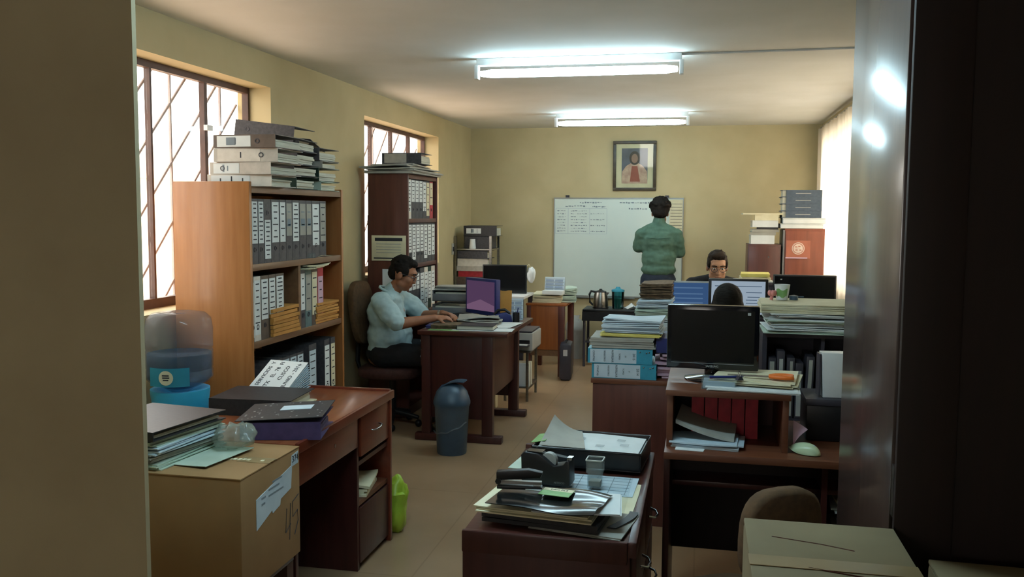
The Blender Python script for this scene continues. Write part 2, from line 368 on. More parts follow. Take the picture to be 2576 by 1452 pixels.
# ------------------------------------------------------------------ fluorescent lamps
def lamp(y, x0, x1, label, tm='tube'):
    t = thing('ceiling_lamp', label, 'lamp', ((x0+x1)/2, y, H), 0, 'fluorescent ceiling lamps')
    h = (x1-x0)/2
    part('housing', B(-h, h, -.025, .025, -.045, 0), 'white_metal', t, .006)
    pf = [(.001, -h+.02), (.02, -h+.025), (.031, -h+.09), (.033, 0), (.031, h-.09), (.02, h-.025), (.001, h-.02)]
    me = MB().lathe(pf, n=16, sy=1.25, sx=.8).mesh('tube', tm, smooth=60)
    part('diffuser', me, None, t, loc=(0, 0, -.092), rot=(0, R_(90), 0))
    for s in (-1, 1): part('end_cap', B(s*h-.012, s*h+.012, -.028, .028, -.125, -.04), 'white_metal', t, .004)
lamp(5.46, -1.385, -.14, 'longer-looking fluorescent ceiling lamp nearest the camera')
lamp(8.55, -1.39, -.15, 'fluorescent ceiling lamp above the whiteboard end of the room')
lamp(2.40, -1.385, -.14, 'fluorescent ceiling lamp just inside the doorway, above the frame', 'tube_near')
solo('ceiling_cable', MB().tube([(-.15, 5.47, H-.006), (.5, 5.45, H-.006), (1.19, 5.42, H-.006)], .006, 6), 'white_metal', 'thin cable run along the ceiling right of the nearer lamp', 'cable')
# wall switch / conduit on left wall
t = thing('light_switch', 'small narrow switch plate on the left wall near the corner', 'switch', (WX, 9.13, 1.2))
part('plate', B(0, .008, -.035, .035, -.06, .06), 'paper_gry', t, .002); part('rocker', B(.008, .014, -.012, .012, -.025, .025), 'dgrey', t)
# ------------------------------------------------------------------ whiteboard and picture
t = thing('whiteboard', 'large whiteboard with faint handwritten tables on the far wall', 'whiteboard', (-.91, FY, 1.21))
part('board', B(-.70, .70, -.018, -.004, -.535, .535), 'wboard', t)
fr = MB().box(-.71, .71, -.024, -.002, .535, .55).box(-.71, .71, -.024, -.002, -.55, -.535).box(-.71, -.70, -.024, -.002, -.535, .535).box(.70, .71, -.024, -.002, -.535, .535)
part('frame', fr, 'alu', t)
part('pen_tray', B(-.6, .2, -.06, -.018, -.56, -.55), 'alu', t)
for x in (-.56, .53): part('clip', B(x-.02, x+.02, -.02, -.002, .55, .575), 'dgrey', t)
wr = MB(); rnd = random.Random(3)
def scribble(x0, x1, z, hh=.008):
    x = x0
    while x < x1:
        l = rnd.uniform(.008, .03); wr.box(x, min(x+l, x1), -.0195, -.018, z+rnd.uniform(-.004, .003), z+hh*rnd.uniform(.3, 1)); x += l+rnd.uniform(.004, .012)
for z, x0, x1 in ((.49, -.42, -.18), (.45, -.58, -.35), (.445, -.28, -.12), (.49, .02, .35), (.425, .12, .32)): scribble(x0, x1, z, .014)
for r in range(8):
    scribble(-.67, -.58, .40-r*.032); scribble(-.52, -.34, .40-r*.032)
    if r % 2: scribble(-.30, -.14, .40-r*.032)
part('handwriting', wr, 'inkl', t)['kind'] = 'stuff'
wb = MB()
for x in (-.69, -.55, -.31, -.12): wb.box(x, x+.002, -.019, -.018, .15, .43)
for z in (.43, .15): wb.box(-.69, -.12, -.019, -.018, z, z+.002)
part('table_lines', wb, 'inkb', t)
t2 = thing('wall_chart', 'ruled paper chart taped to the right edge of the whiteboard', 'chart', (-.28, FY-.02, 1.5))
part('sheet', B(-.07, .075, -.004, -.002, -.22, .24), 'paper_crm', t2)
l = MB()
for i in range(13): l.box(-.06, .065, -.0052, -.004, .19-i*.033, .194-i*.033)
part('ruling', l, 'ink', t2)
t = thing('framed_picture', 'framed portrait of a robed figure above the whiteboard', 'picture', (-.735, FY, 2.105), (R_(3), 0, 0))
fr = MB()
for a, b, c, e in ((-.235, .235, .235, .27), (-.235, .235, -.27, -.235), (-.235, -.20, -.235, .235), (.20, .235, -.235, .235)): fr.box(a, b, -.035, -.012, c, e)
part('frame', fr, 'goldwood', t, .006)
part('mount', B(-.205, .205, -.02, -.012, -.24, .24), 'mount', t)
part('picture', B(-.14, .14, -.022, -.02, -.19, .19), 'portrait_bg', t)
fg = MB()
fg.prism([(-.14, -.19), (-.135, -.06), (-.09, .0), (-.04, .03), (.04, .03), (.09, .0), (.135, -.06), (.14, -.19)], -.0235, -.022, 'y')
part('painted_robe', fg, 'portrait_robe', t)
E_ = lambda cx, cz, rx, rz, n=20: [(cx+rx*math.cos(2*math.pi*k/n), cz+rz*math.sin(2*math.pi*k/n)) for k in range(n)]
part('painted_hair', MB().prism(E_(0, .085, .058, .075), -.0245, -.0235, 'y'), 'portrait_hair', t)
part('painted_face', MB().prism(E_(0, .08, .035, .05), -.0255, -.0245, 'y'), 'portrait_face', t)
part('painted_sash', MB().prism([(-.05, -.17), (-.03, .0), (.03, .0), (.06, -.17)], -.0245, -.0236, 'y'), 'portrait_red', t)
part('glazing', B(-.2, .2, -.03, -.029, -.235, .235), 'glass', t)
# ------------------------------------------------------------------ binders
BC = {}
def cached(key, fn):
    if key not in BC: BC[key] = fn()
    return BC[key]
def binder(label, loc, rot, w=.075, h=.318, d=.285, cover='binder', lab=(.06, .29), labmat='paper', lines=7, hole=.07, group=None, fill=.8, frame=False, name='lever_arch_binder', seed=0, lw=.84, pagemat='pages'):
    w = round(w, 3)
    t = thing(name, label, 'binder', loc, rot, group)
    def cov():
        m = MB(); e = .003
        m.box(-w/2, -w/2+e, -d/2, d/2, 0, h).box(w/2-e, w/2, -d/2, d/2, 0, h).box(-w/2+e, w/2-e, -d/2, -d/2+e, 0, h)
        return m.mesh('cover', cover)
    part('cover', cached(('c', w, h, d, cover), cov), None, t)
    def pg():
        f = (w-.012)*fill; rr = random.Random(seed); m = MB(); n = 4
        for i in range(n):
            x0 = w/2-.005-f*(i+1)/n; m.box(x0, x0+f/n-.0006, -d/2+.02+rr.uniform(0, .006), d/2-.012-rr.uniform(0, .012), .006, h-.012-rr.uniform(0, .012))
        return m.mesh('pages', pagemat)
    part('pages', cached(('p', w, h, d, fill, seed, pagemat), pg), None, t)
    if hole:
        def ho():
            m = MB(); c = Vector((0, -d/2, hole)); n = 14
            rs = []
            for r, y in ((.0125, .0005), (.0125, -.0025), (.008, -.0025), (.008, .0005)):
                rs.append([(c.x+r*math.cos(2*math.pi*k/n), c.y+y, c.z+r*math.sin(2*math.pi*k/n)) for k in range(n)])
            return m.rings(rs).mesh('finger_ring', 'dgrey', smooth=40)
        part('finger_ring', cached(('h', d, hole), ho), None, t)
    if lab:
        z0, z1 = lab; ww = w*lw/2
        lo = part('spine_label', cached(('l', w, d, lab, labmat, lw), lambda: B(-ww, ww, -d/2-.0012, -d/2, z0, z1).mesh('spine_label', labmat)), None, t)
        if lines:
            def ln():
                m = MB(); rr = random.Random(lines+seed); s = (z1-z0)/(lines+.5)
                for i in range(lines):
                    l = ww*rr.uniform(.35, .85); z = z1-s*(i+.7); m.box(-l, l, -d/2-.0018, -d/2-.0011, z, z+.006)
                if frame: m.box(-ww*.7, ww*.7, -d/2-.0018, -d/2-.0011, z0+.05, z1-.08)
                return m.mesh('label_print', 'inkl' if frame else 'ink')
            part('label_print', cached(('n', w, d, lab, lines, frame, seed, lw), ln), None, lo)['kind'] = 'stuff'
    return t
SX = (0, 0, R_(90))           # spine turned to +x (a binder standing in a bookcase on the left wall)
FLAT = (0, R_(90), 0)         # lying flat, spine to the camera, its top edge to +x
# ------------------------------------------------------------------ tan bookcase
def bookcase(name, label, y0, y1, x0, x1, top, shelves, side, edge, divs=()):
    t = thing(name, label, 'bookcase', ((x0+x1)/2, (y0+y1)/2, 0))
    a, b, c, e = x0-(x0+x1)/2, x1-(x0+x1)/2, y0-(y0+y1)/2, y1-(y0+y1)/2
    part('side_panel', B(a, b, c, c+.025, 0, top), side, t, .004); part('side_panel', B(a, b, e-.025, e, 0, top-.01), side, t, .004)
    part('back_panel', B(a, a+.01, c+.025, e-.025, .02, top-.02), side, t)
    part('top', B(a+.01, b-.004, c+.025, e-.025, top-.055, top-.022), edge, t, .002)
    for z in shelves: part('shelf', B(a+.01, b-.006, c+.025, e-.025, z-.033, z), edge, t, .002)
    for y, z0, z1 in divs: part('divider', B(a+.01, b-.01, y-(y0+y1)/2-.014, y-(y0+y1)/2+.014, z0, z1), edge, t)
    part('plinth', B(a+.02, b-.02, c+.025, e-.025, 0, .07), edge, t)
    return t
bookcase('bookcase', 'tall tan veneer bookcase full of binders beside the first window', 3.93, 5.07, -2.52, -2.115, 1.725, [1.325, .945, .50], 'oak', 'oakedge', [(4.485, .945, 1.292)])
XB = -2.13-.1425
G = 'binders on the tan bookcase'
def row(edges, z, style, where, x=XB, g=G, h=.318, base='spine-out binder'):
    n = len(edges)-1
    for i in range(n):
        wdt = edges[i+1]-edges[i]; st = style[i] if i < len(style) else {}
        st = dict(st); cw = st.pop('word', 'grey')
        lab = f"{cw} {base}, {LORD[i]} of {n} on {where}"
        binder(lab, (x, (edges[i]+edges[i+1])/2, z), SX, w=wdt-.003, group=g, h=h, seed=i, **st)
lo_ = dict(lab=(.10, .305), lines=9); dn = dict(lab=(.02, .215), lines=8, hole=.25)
fr = dict(lab=(.13, .30), lines=2, frame=True, labmat='paper_gry')
row([3.974, 4.041, 4.102, 4.178, 4.269, 4.342, 4.416, 4.502, 4.587, 4.659, 4.765, 4.853], 1.325,
    [lo_, lo_, dict(dn, word='dark grey low-labelled'), dict(lo_, lines=6), dict(lo_, lines=5), dict(fr, word='grey frame-labelled'), dict(lo_, lines=8), dict(fr, word='grey frame-labelled'), dict(fr, word='grey frame-labelled'), dict(lab=(.07, .30), lines=5), dict(lab=(.09, .305), lines=5, labmat='paper_gry')],
    "the tan bookcase's top shelf")
row([3.957, 3.985, 4.056, 4.139, 4.216, 4.31], .945, [dict(cover='binder_blk', word='black', lab=(.02, .29)), dict(cover='binder_wht', word='white', lab=(.03, .3), lines=8), dict(cover='binder_brn', word='brown', lab=(.10, .3)), dict(cover='binder_brn', word='brown', lab=(.10, .3)), dict(cover='binder_brn', word='brown', lab=(.11, .305), lines=9)], "the tan bookcase's middle shelf left of its divider")
row([4.503, 4.564, 4.646, 4.725, 4.807], .945, [dict(lab=(.10, .30), lines=4), dict(cover='binder_teal', word='teal', lab=(.09, .29), lines=2, labmat='paper_gry'), dict(cover='binder_brn', word='brown', lab=(.06, .30), lines=4, labmat='paper_crm'), dict(cover='binder_red', word='red', lab=(.06, .27), lines=4, labmat='pink')], "the tan bookcase's middle shelf right of its divider")
row([4.095, 4.185, 4.275, 4.365, 4.45, 4.534], .50, [dict(lab=(.08, .305), lines=9, labmat='paper_blue')]*5, "the tan bookcase's low shelf behind the handwritten note")
for i, (a, b, st, wd) in enumerate(((4.60, 4.70, dict(labmat='paper_blue', lines=6), 'dark grey bluish-labelled'), (4.81, 4.885, dict(lines=5), 'dark grey tall-labelled'), (4.90, 4.965, dict(lines=6, labmat='paper_crm'), 'dark grey cream-labelled'))):
    binder(f'{wd} binder standing apart at the right end of the low shelf', (XB, (a+b)/2, .50), SX, w=b-a, lab=(.05, .305), group=G, seed=i, h=.34, **st)
# small white glue bottle at bookcase's low shelf
t = thing('glue_bottle', 'small white bottle on the low shelf of the tan bookcase', 'bottle', (-2.17, 4.03, .50))
part('body', MB().lathe([(.001, 0), (.03, 0), (.032, .01), (.032, .14), (.02, .165), (.012, .17), (.012, .185), (.001, .185)], n=16), 'paper', t, smooth=50)
part('nozzle', MB().lathe([(.012, .185), (.012, .20), (.006, .21), (.005, .24), (.001, .24)], n=12), 'lgrey', t, smooth=50)
part('label', MB().lathe([(.0325, .03), (.0328, .03), (.0328, .12), (.0325, .12)], n=16), 'paper_blue', t, smooth=50)
# kraft envelope bundles
def bundle(label, loc, rotz, w, d, n, th, mt='manila', name='envelope_bundle', cat='envelopes', group=None, jit=.006, bend=.004, seed=1):
    rr = random.Random(seed); t = thing(name, label, cat, loc, rotz, group)
    for i in range(n):
        dx, dy, a = rr.uniform(-jit, jit), rr.uniform(-jit, jit), rr.uniform(-.03, .03); ca, sa = math.cos(a), math.sin(a)
        ph = rr.uniform(0, 6)
        def fn(u, v):
            x, y = (u-.5)*w, (v-.5)*d
            return (x*ca-y*sa+dx, x*sa+y*ca+dy, th*(i+1)+bend*math.sin(ph+u*3+v*2)*(i/n))
        part('envelope', MB().sheet(fn, 4, 4, th*.86), mt, t)
    return t
bundle('thick bundle of kraft envelopes left on the middle shelf of the tan bookcase', (-2.24, 4.30, .945), 0, .25, .30, 7, .02, seed=2, group='kraft envelope bundles')
bundle('neat bundle of kraft envelopes right on the middle shelf of the tan bookcase', (-2.245, 4.855, .945), 0, .24, .31, 8, .0145, seed=3, group='kraft envelope bundles')
bundle('loose cream and pink papers laid across the binders by the divider', (-2.25, 4.70, 1.263), .15, .28, .32, 5, .005, 'paper_crm', 'loose_papers', 'papers', jit=.025, bend=.01, seed=4)
t = solo('tape_roll', MB().rings([[(r*math.cos(2*math.pi*k/20), r*math.sin(2*math.pi*k/20), z) for k in range(20)] for r, z in ((.05, 0), (.05, .025), (.03, .025), (.03, 0), (.05, 0))], caps=False), 'clear', 'roll of clear tape lying before the binders on the top shelf', 'tape', (-2.15, 4.63, 1.327), smooth=40)
solo('paper_slip', MB().sheet(lambda u, v: ((u-.5)*.05, (v-.5)*.2, .002+.004*math.sin(v*5)), 2, 6, .001), 'paper_crm', 'cream paper slip lying at the front of the top shelf', 'paper', (-2.15, 4.83, 1.327))
# ------------------------------------------------------------------ binders lying on top of the tan bookcase
GT = 'binders piled on top of the tan bookcase'
zt = 1.703
spec = [('cover', 'binder_wht', 'white', dict(lab=(.02, .22), lines=3, hole=0), -2.37, .056, 4.13, 3), ('c', 'binder_lt', 'pale grey', dict(lab=(.02, .16), lines=1, frame=True), -2.345, .058, 4.14, -3), ('c', 'binder_lt', 'pale grey wide-labelled', dict(lab=(.02, .24), lines=1, hole=.245, labmat='binder_wht', lw=.9), -2.325, .066, 4.12, 2), ('c', 'binder_brn', 'brown-grey frame-labelled', dict(lab=(.02, .2), lines=1, frame=True, hole=.235), -2.315, .062, 4.12, -2)]
z = zt
for i, (_, cv, wd, kw, x, th, y, a) in enumerate(spec):
    binder(f'{wd} binder lying, {ORD[3-i]} from the top in the pile nearest the window' if i < 3 else f'{wd} binder topmost in the pile nearest the window', (x, y, z+th/2), (0, R_(90), R_(a)), w=th, h=.33, d=.3, cover=cv, group=GT, seed=i+5, fill=.7, **kw); z += th+.001
z = zt
for i, (cv, wd, th, x, y, a) in enumerate((('binder_grn', 'dark green', .068, -2.44, 4.555, 2), ('binder_blk', 'black', .062, -2.43, 4.56, -3), ('binder', 'charcoal', .072, -2.44, 4.555, 3), ('binder_blk', 'black-edged', .06, -2.44, 4.56, 5), )):
    binder(f'{wd} binder lying, {ORD[4-i]} from the top in the middle pile', (x, y, z+th/2), (0, R_(90), R_(a)), w=th, h=.33, d=.29, cover=cv, lab=None, group=GT, seed=i+15, fill=.75); z += th+.001
binder('grey-green binder gaping open, slanting down on top of the middle pile', (-2.46, 4.56, z+.058), (0, R_(97), R_(4)), w=.09, h=.33, d=.3, cover='binder', lab=None, group=GT, seed=25, fill=.35)
z = zt
for i, (cv, wd, th, x, y, a) in enumerate((('paper_grn', 'greenish', .05, -2.42, 4.87, 1), ('binder_grn', 'dark green-grey', .075, -2.42, 4.875, -2), ('paper_gry', 'grey', .04, -2.42, 4.87, 3), ('binder', 'charcoal', .07, -2.42, 4.87, -1))):
    binder(f'{wd} folder lying, {ORD[4-i]} from the top in the pile by the wall', (x, y, z+th/2), (0, R_(90), R_(a)), w=th, h=.31, d=.27, cover=cv, lab=None, group=GT, seed=i+35, fill=.7, hole=0); z += th+.001
solo('folder_cover', MB().sheet(lambda u, v: ((u-.5)*.33, (v-.5)*.34, .02*u-.05*u*v), 4, 4, .003), 'binder', 'grey-green loose folder cover tilting over the edge of the pile by the wall', 'folder', (-2.38, 4.93, z+.055), (0, R_(8), .15))
# ------------------------------------------------------------------ brown bookcase
bookcase('bookcase', 'tall red-brown bookcase in front of the second window', 6.48, 7.26, -2.50, -2.18, 1.895, [1.535, 1.185, .80, .42], 'brown', 'brown')
XC = -2.195-.1425
GB = 'binders on the brown bookcase'
hb = dict(lab=(.06, .30), lines=7)
row([6.515, 6.605, 6.70, 6.80, 6.895, 6.985, 7.08, 7.17], 1.535, [dict(cover='binder_wht', word='white', lab=(.05, .29), lines=8), dict(lab=(.13, .295), lines=5), dict(lab=(.13, .295), lines=5), dict(lab=(.13, .295), lines=5), dict(lab=(.06, .29), lines=6), dict(lab=(.02, .29), labmat='paper_crm', lines=4), dict(lab=(.11, .29), cover='binder_red', word='reddish', labmat='paper_crm', lines=2)], "the brown bookcase's top shelf", XC, GB, .30)
row([6.52, 6.62, 6.72, 6.82, 6.92, 7.02, 7.13, 7.225], 1.185, [dict(lab=(.09, .3), lines=8), dict(lab=(.03, .3), lines=9), dict(lab=(.09, .3), lines=7), dict(lab=(.09, .3), lines=7), dict(lab=(.03, .3), lines=8), dict(lab=(.05, .3), lines=8), dict(lab=(.05, .3), lines=6)], "the brown bookcase's second shelf", XC, GB, .312)
row([6.82, 6.93, 7.03, 7.12, 7.225], .80, [dict(lab=(.02, .3), lines=8), dict(cover='binder_wht', word='white', lab=(.02, .3)), dict(cover='binder_grn', word='dark green', lab=(.08, .3)), dict(cover='binder_wht', word='white rounded', lab=(.03, .3))], "the brown bookcase's third shelf", XC, GB, .34)
row([6.52, 6.62, 6.72, 6.81], .80, [dict(lab=(.18, .3), lines=3)]*3, "the brown bookcase's third shelf, front end", XC, GB, .312)
# notice and sheet on the bookcase side
t = thing('notice_sheet', 'printed notice with black bars pinned to the side of the brown bookcase', 'notice', (-2.333, 6.48, 1.31))
part('sheet', B(-.138, .138, -.006, -.001, -.097, .097), 'paper_crm', t, .002)
part('printed_bar', B(-.11, .11, -.0075, -.006, .055, .078), 'ink', t); part('printed_bar', B(-.12, .06, -.0075, -.006, -.082, -.072), 'ink', t)
l = MB()
for i in range(4): l.box(-.10, .10, -.0072, -.006, .03-i*.022, .033-i*.022)
part('printed_lines', l, 'inkl', t)
solo('blank_sheet', B(-.045, .045, -.004, -.001, -.1, .1), 'paper', 'plain white sheet stuck low on the side of the brown bookcase', 'paper', (-2.34, 6.48, 1.05))
t = thing('wood_board', 'dark brown board with a stepped edge standing behind the brown bookcase', 'board', (-2.53, 6.70, 0))
part('board', B(-.015, .012, -.12, .35, 0, 1.56), 'brown', t, .003); part('step', B(-.015, .012, -.06, .35, 1.56, 1.70), 'brown', t, .003)
# papers and binder on top of the brown bookcase
GX = 'papers on top of the brown bookcase'
bundle('grey sheaf of papers overhanging the top of the brown bookcase', (-2.34, 6.85, 1.875), 0, .38, .80, 5, .012, 'paper_gry', 'paper_sheaf', 'papers', GX, .02, .012, 5)
bundle('thin grey folder lying on the sheaf atop the brown bookcase', (-2.33, 6.78, 1.937), .1, .33, .5, 2, .008, 'binder_lt', 'paper_sheaf', 'papers', GX, .02, .006, 6)
binder('grey binder lying topmost on the brown bookcase', (-2.45, 6.80, 2.00), FLAT, w=.085, h=.32, d=.29, cover='binder', lab=(.02, .2), lines=0, labmat='binder_lt', hole=0, group=GX, seed=3)
# ------------------------------------------------------------------ water dispenser bottle
t = thing('water_bottle', 'large clear water bottle upside down on a cyan stand by the window', 'bottle', (-2.275, 3.57, .79))
part('shell', MB().lathe([(.02, -.06), (.028, -.06), (.03, -.02), (.07, .005), (.125, .03), (.142, .05), (.143, .085), (.138, .09), (.143, .097), (.144, .17), (.139, .178), (.144, .186), (.145, .27), (.138, .315), (.115, .338), (.07, .345), (.02, .335), (.001, .333)], n=36), 'jug', t, smooth=60)
part('water', MB().lathe([(.001, 0), (.06, .004), (.12, .033), (.136, .052), (.137, .16), (.001, .162)], n=32), 'water', t, smooth=50)
def band(r, a0, a1, z0, z1, n=10): return MB().rings([[(r*math.cos(a0+(a1-a0)*i/n), r*math.sin(a0+(a1-a0)*i/n), z) for i in range(n+1)] for z in (z0, z1)], False, False)
lb = part('label', band(.1465, R_(246), R_(318), .03, .112), 'cyanlab', t, smooth=60, label='cyan label with a pale round emblem')
a0 = R_(279)
disc = [[(.1478*math.cos(a0+dx/.147), .1478*math.sin(a0+dx/.147), .07+dz) for dx, dz in [(q*math.cos(2*math.pi*k/20), q*math.sin(2*math.pi*k/20)) for k in range(20)]] for q in (.032, .001)]
part('emblem', MB().rings(disc, caps=False), 'paper_crm', lb, smooth=60)
em = MB()
for i, (x0, x1, z) in enumerate(((-.016, .014, .078), (-.015, .016, .068), (-.012, .012, .058))):
    em.rings([[(.1485*math.cos(a0+x/.147), .1485*math.sin(a0+x/.147), zz) for x in (x0, 0, x1)] for zz in (z, z+.006)], False, False)
part('emblem_print', em, 'ink', lb)
t = thing('dispenser_stand', 'cyan plastic dispenser base under the water bottle', 'dispenser', (-2.275, 3.57, 0))
part('crock', MB().lathe([(.001, .56), (.11, .56), (.118, .58), (.12, .72), (.128, .775), (.128, .79), (.1, .79), (.06, .76), (.035, .70), (.001, .69)], n=28), 'cyan', t, smooth=50)
part('tap', MB().tube([(0, -.115, .61), (0, -.16, .61), (0, -.165, .585)], .012), 'paper', t, smooth=50)
part('stool_top', B(-.16, .16, -.16, .16, .53, .56), 'brown', t, .004)
for sx in (-1, 1):
    for sy in (-1, 1): part('leg', B(sx*.13-.02, sx*.13+.02, sy*.13-.02, sy*.13+.02, 0, .53), 'brown', t)
# ------------------------------------------------------------------ near-left desk
t = thing('desk', 'reddish mahogany desk with one drawer in front of the tan bookcase', 'desk', (-1.75, 3.505, 0))
part('top', B(-.31, .32, -.515, .515, .70, .728), 'mahotop', t, .005)
part('edge_rail', B(.308, .325, -.52, .52, .695, .734), 'maho', t, .004); part('edge_rail', B(-.31, .308, .50, .522, .695, .738), 'maho', t, .004)
part('end_panel', B(-.29, .315, .485, .51, 0, .70), 'maho', t, .003); part('end_panel', B(-.29, .30, -.51, -.485, 0, .70), 'dark', t, .003)
part('apron', B(.285, .305, -.485, .10, .56, .70), 'maho', t, .003)
part('lock', MB().tube([(.303, -.15, .63), (.308, -.15, .63)], .008), 'chrome', t)
part('back_panel', B(-.28, -.26, -.485, .485, .05, .70), 'dark', t)
part('pedestal_side', B(-.26, .30, .10, .12, .0, .70), 'dark', t)
dr = part('drawer', B(.28, .31, .125, .48, .51, .695), 'maho', t, .004)
part('handle', MB().tube([(.31, .255, .60), (.33, .265, .602), (.335, .30, .606), (.33, .335, .61), (.31, .345, .612)], .004), 'chrome', dr, smooth=60)
part('niche_shelf', B(-.2, .30, .12, .485, .29, .31), 'hutch', t); part('niche_shelf', B(-.2, .30, .12, .485, .47, .49), 'dark', t)
part('pedestal_front', B(.285, .305, .12, .485, .03, .28), 'dark', t, .003)
bundle('crumpled papers stuffed in the open niche of the mahogany desk', (-1.56, 3.80, .31), .2, .2, .26, 4, .014, 'paper_crm', 'loose_papers', 'papers', None, .02, .015, 9)
# ------------------------------------------------------------------ cardboard box on low table
t = thing('low_table', 'dark low wooden table under the left cardboard box', 'table', (-1.74, 2.76, 0))
part('top', B(-.31, .30, -.2, .2, .305, .333), 'dark', t, .003)
for sx in (-1, 1):
    for sy in (-1, 1): part('leg', B(sx*.27-.03, sx*.27+.03, sy*.17-.025, sy*.17+.025, 0, .305), 'dark', t)
t = thing('cardboard_box', 'closed cardboard box with torn white label and number 45', 'box', (-1.735, 2.762, .333))
c = .397
part('body', MB().box(-.315, .315, -.213, .213, 0, c-.006), 'carton', t, .004)
part('flap', B(-.316, .316, -.214, -.004, c-.006, c), 'carton', t, .002); part('flap', B(-.316, .316, .002, .214, c-.006, c-.001), 'carton', t, .002)
m = MB(); rr = random.Random(5)
for i in range(22):
    x = -.08+i*.017; m.box(x, x+.012, -.012+rr.uniform(-.004, .002), .004+rr.uniform(-.002, .004), c-.003, c+rr.uniform(.001, .003))
part('torn_edge', m, 'paper_crm', t)
part('tape', B(.20, .3175, -.03, .03, c-.0005, c+.0012), 'tape', t)
lb = part('paper_label', MB().prism([(-.115, c-.10), (.145, c-.055), (.15, c-.02), (.20, c-.015), (.20, c-.058), (.15, c-.06), (.14, c-.135), (.06, c-.15), (.055, c-.17), (.0, c-.182), (-.005, c-.17), (-.115, c-.205)], .3152, .3166, 'x'), 'paper_blue', t, label='torn white shipping label')
l = MB()
for y0, y1, z in ((-.08, -.05, -.11), (-.03, .05, -.095), (-.03, .08, -.115), (-.08, -.055, -.13), (.0, .07, -.075)): l.box(.3166, .3172, y0, y1, c+z, c+z+.006)
part('label_print', l, 'inkl', lb)['kind'] = 'stuff'
text('374', .035, 'ink', lb, (.3172, .175, c-.036), (R_(90), 0, R_(90)))
hw = MB()
for pts in ([(.105, -.20), (.095, -.285), (.135, -.265)], [(.135, -.19), (.125, -.32)], [(.15, -.19), (.20, -.175)], [(.15, -.19), (.152, -.245), (.19, -.23), (.195, -.27), (.165, -.315)]):
    hw.tube([(.3158, y, c+z) for y, z in pts], .0014, 5)
part('handwriting', hw, 'ink', t)['kind'] = 'stuff'
# ------------------------------------------------------------------ things on the box
GP = 'documents piled on the left cardboard box'
zb = .7305
for i, (mt, wd, th, a, w_, d_) in enumerate((('paper_grn', 'greenish document bundle', .022, 3, .31, .37), ('paper_gry', 'grey document bundle', .026, -2, .30, .36), ('paper_blue', 'bluish document bundle', .024, 2, .31, .36), ('paper_grn', 'pale green document bundle', .024, -1, .30, .35))):
    bundle(f'{wd}, {ORD[4-i]} from the top of the pile on the left cardboard box', (-1.865, 2.765, zb), R_(a-8), w_, d_, 5, th/5, mt, 'document_bundle', 'papers', GP, .008, .004, i+20); zb += th+.001
binder('large black folder with white tab topmost on the left cardboard box', (-2.03, 2.78, zb+.016), (0, R_(90), R_(-8)), w=.032, h=.33, d=.37, cover='binder_blk', lab=(.0, .06), lines=0, hole=0, group=GP, fill=.5, name='folder')
solo('green_sheet', MB().sheet(lambda u, v: ((u-.5)*.16, (v-.5)*.26, .004+.006*u*u), 5, 5, .002), 'paper_grn', 'pale green sheet lying right of the document pile on the box', 'paper', (-1.645, 2.76, .731), R_(-8))
m = MB().ell((0, 0, 0), (.075, .065, .045), n=28, k=18)
for v in m.v:
    q = noise.noise(v*35)*.022+noise.noise(v*80)*.01; v += v.normalized()*q; v.z = max(v.z, -.04)
solo('plastic_bag', m, 'filmbag', 'small crumpled clear plastic bag on the left cardboard box', 'bag', (-1.62, 2.87, .781), smooth=60)
# ------------------------------------------------------------------ binders and notes on the mahogany desk
binder('black binder lying shut on the mahogany desk', (-2.02, 3.50, .7285+.035), (0, R_(90), R_(4)), w=.07, h=.36, d=.28, cover='binder_blk', lab=None, hole=0, group='binders on the mahogany desk', fill=.9)
t = binder('patterned black and violet binder gaping open on the mahogany desk', (-1.705, 3.14, .7285+.034), (0, R_(90), R_(14)), w=.066, h=.30, d=.29, cover='binder_vio', lab=None, hole=0, group='binders on the mahogany desk', fill=.5, pagemat='binder_vio')
pc = part('patterned_cover', B(-.041, -.0385, -.15, .15, -.015, .31), 'pattern', t, rot=(0, R_(-3), 0))
part('cover_label', B(-.0425, -.041, -.0, .075, .12, .24), 'paper_blue', pc, label='white cover label')
m = MB(); rr = random.Random(8)
for i in range(46):
    y, z, q = rr.uniform(-.14, .14), rr.uniform(0, .3), rr.uniform(.002, .005)
    if not (-.02 < y < .09 and .1 < z < .26): m.box(-.0416, -.041, y-q, y+q, z-q*.8, z+q*.8)
part('cover_print', m, 'lgrey', pc)
bundle('loose pages sticking out under the patterned binder', (-1.53, 3.19, .7285), R_(14), .17, .24, 3, .003, 'paper_crm', 'loose_papers', 'papers', None, .01, .002, 12)
bundle('cream pages sticking out behind the black binder', (-1.70, 3.53, .7285), R_(4), .12, .24, 4, .006, 'paper_crm', 'paper_sheaf', 'papers', None, .012, .002, 13)
t = thing('note_stack', 'fanned stack of envelopes with a handwritten note on top leaning by the binder', 'envelopes', (-1.93, 3.66, .7295), R_(-10))
N = 13
for i in range(N):
    a = R_(2+29*i/(N-1))
    me = cached('noteenv', lambda: B(-.105, .105, 0, .235, 0, .0022).mesh('envelope', 'paper_blue'))
    sh = part('envelope', me if i < N-1 else B(-.105, .105, 0, .235, 0, .0025).mesh('note', 'paper'), None, t, loc=(.001*i, 0, .0024*i), rot=(a, 0, 0))
for s, x in (('SERVICIOS  Y', -.072), ('TX   EL  78  FI', -.025), ('   CUSCO', .022), ('JUNIO - 2016', .07)):
    text(s, .029, 'ink', sh, (x, .138, .0032), (0, 0, R_(90)))
# green bag on floor by desk
m = MB().ell((0, 0, 0), (.07, .06, .15), n=20, k=14)
for v in m.v: v += v.normalized()*noise.noise(v*22)*.035; v.z = max(v.z, -.125)
solo('plastic_bag', m, 'limebag', 'lime green plastic bag on the floor behind the mahogany desk', 'bag', (-1.46, 4.13, .126), smooth=60)
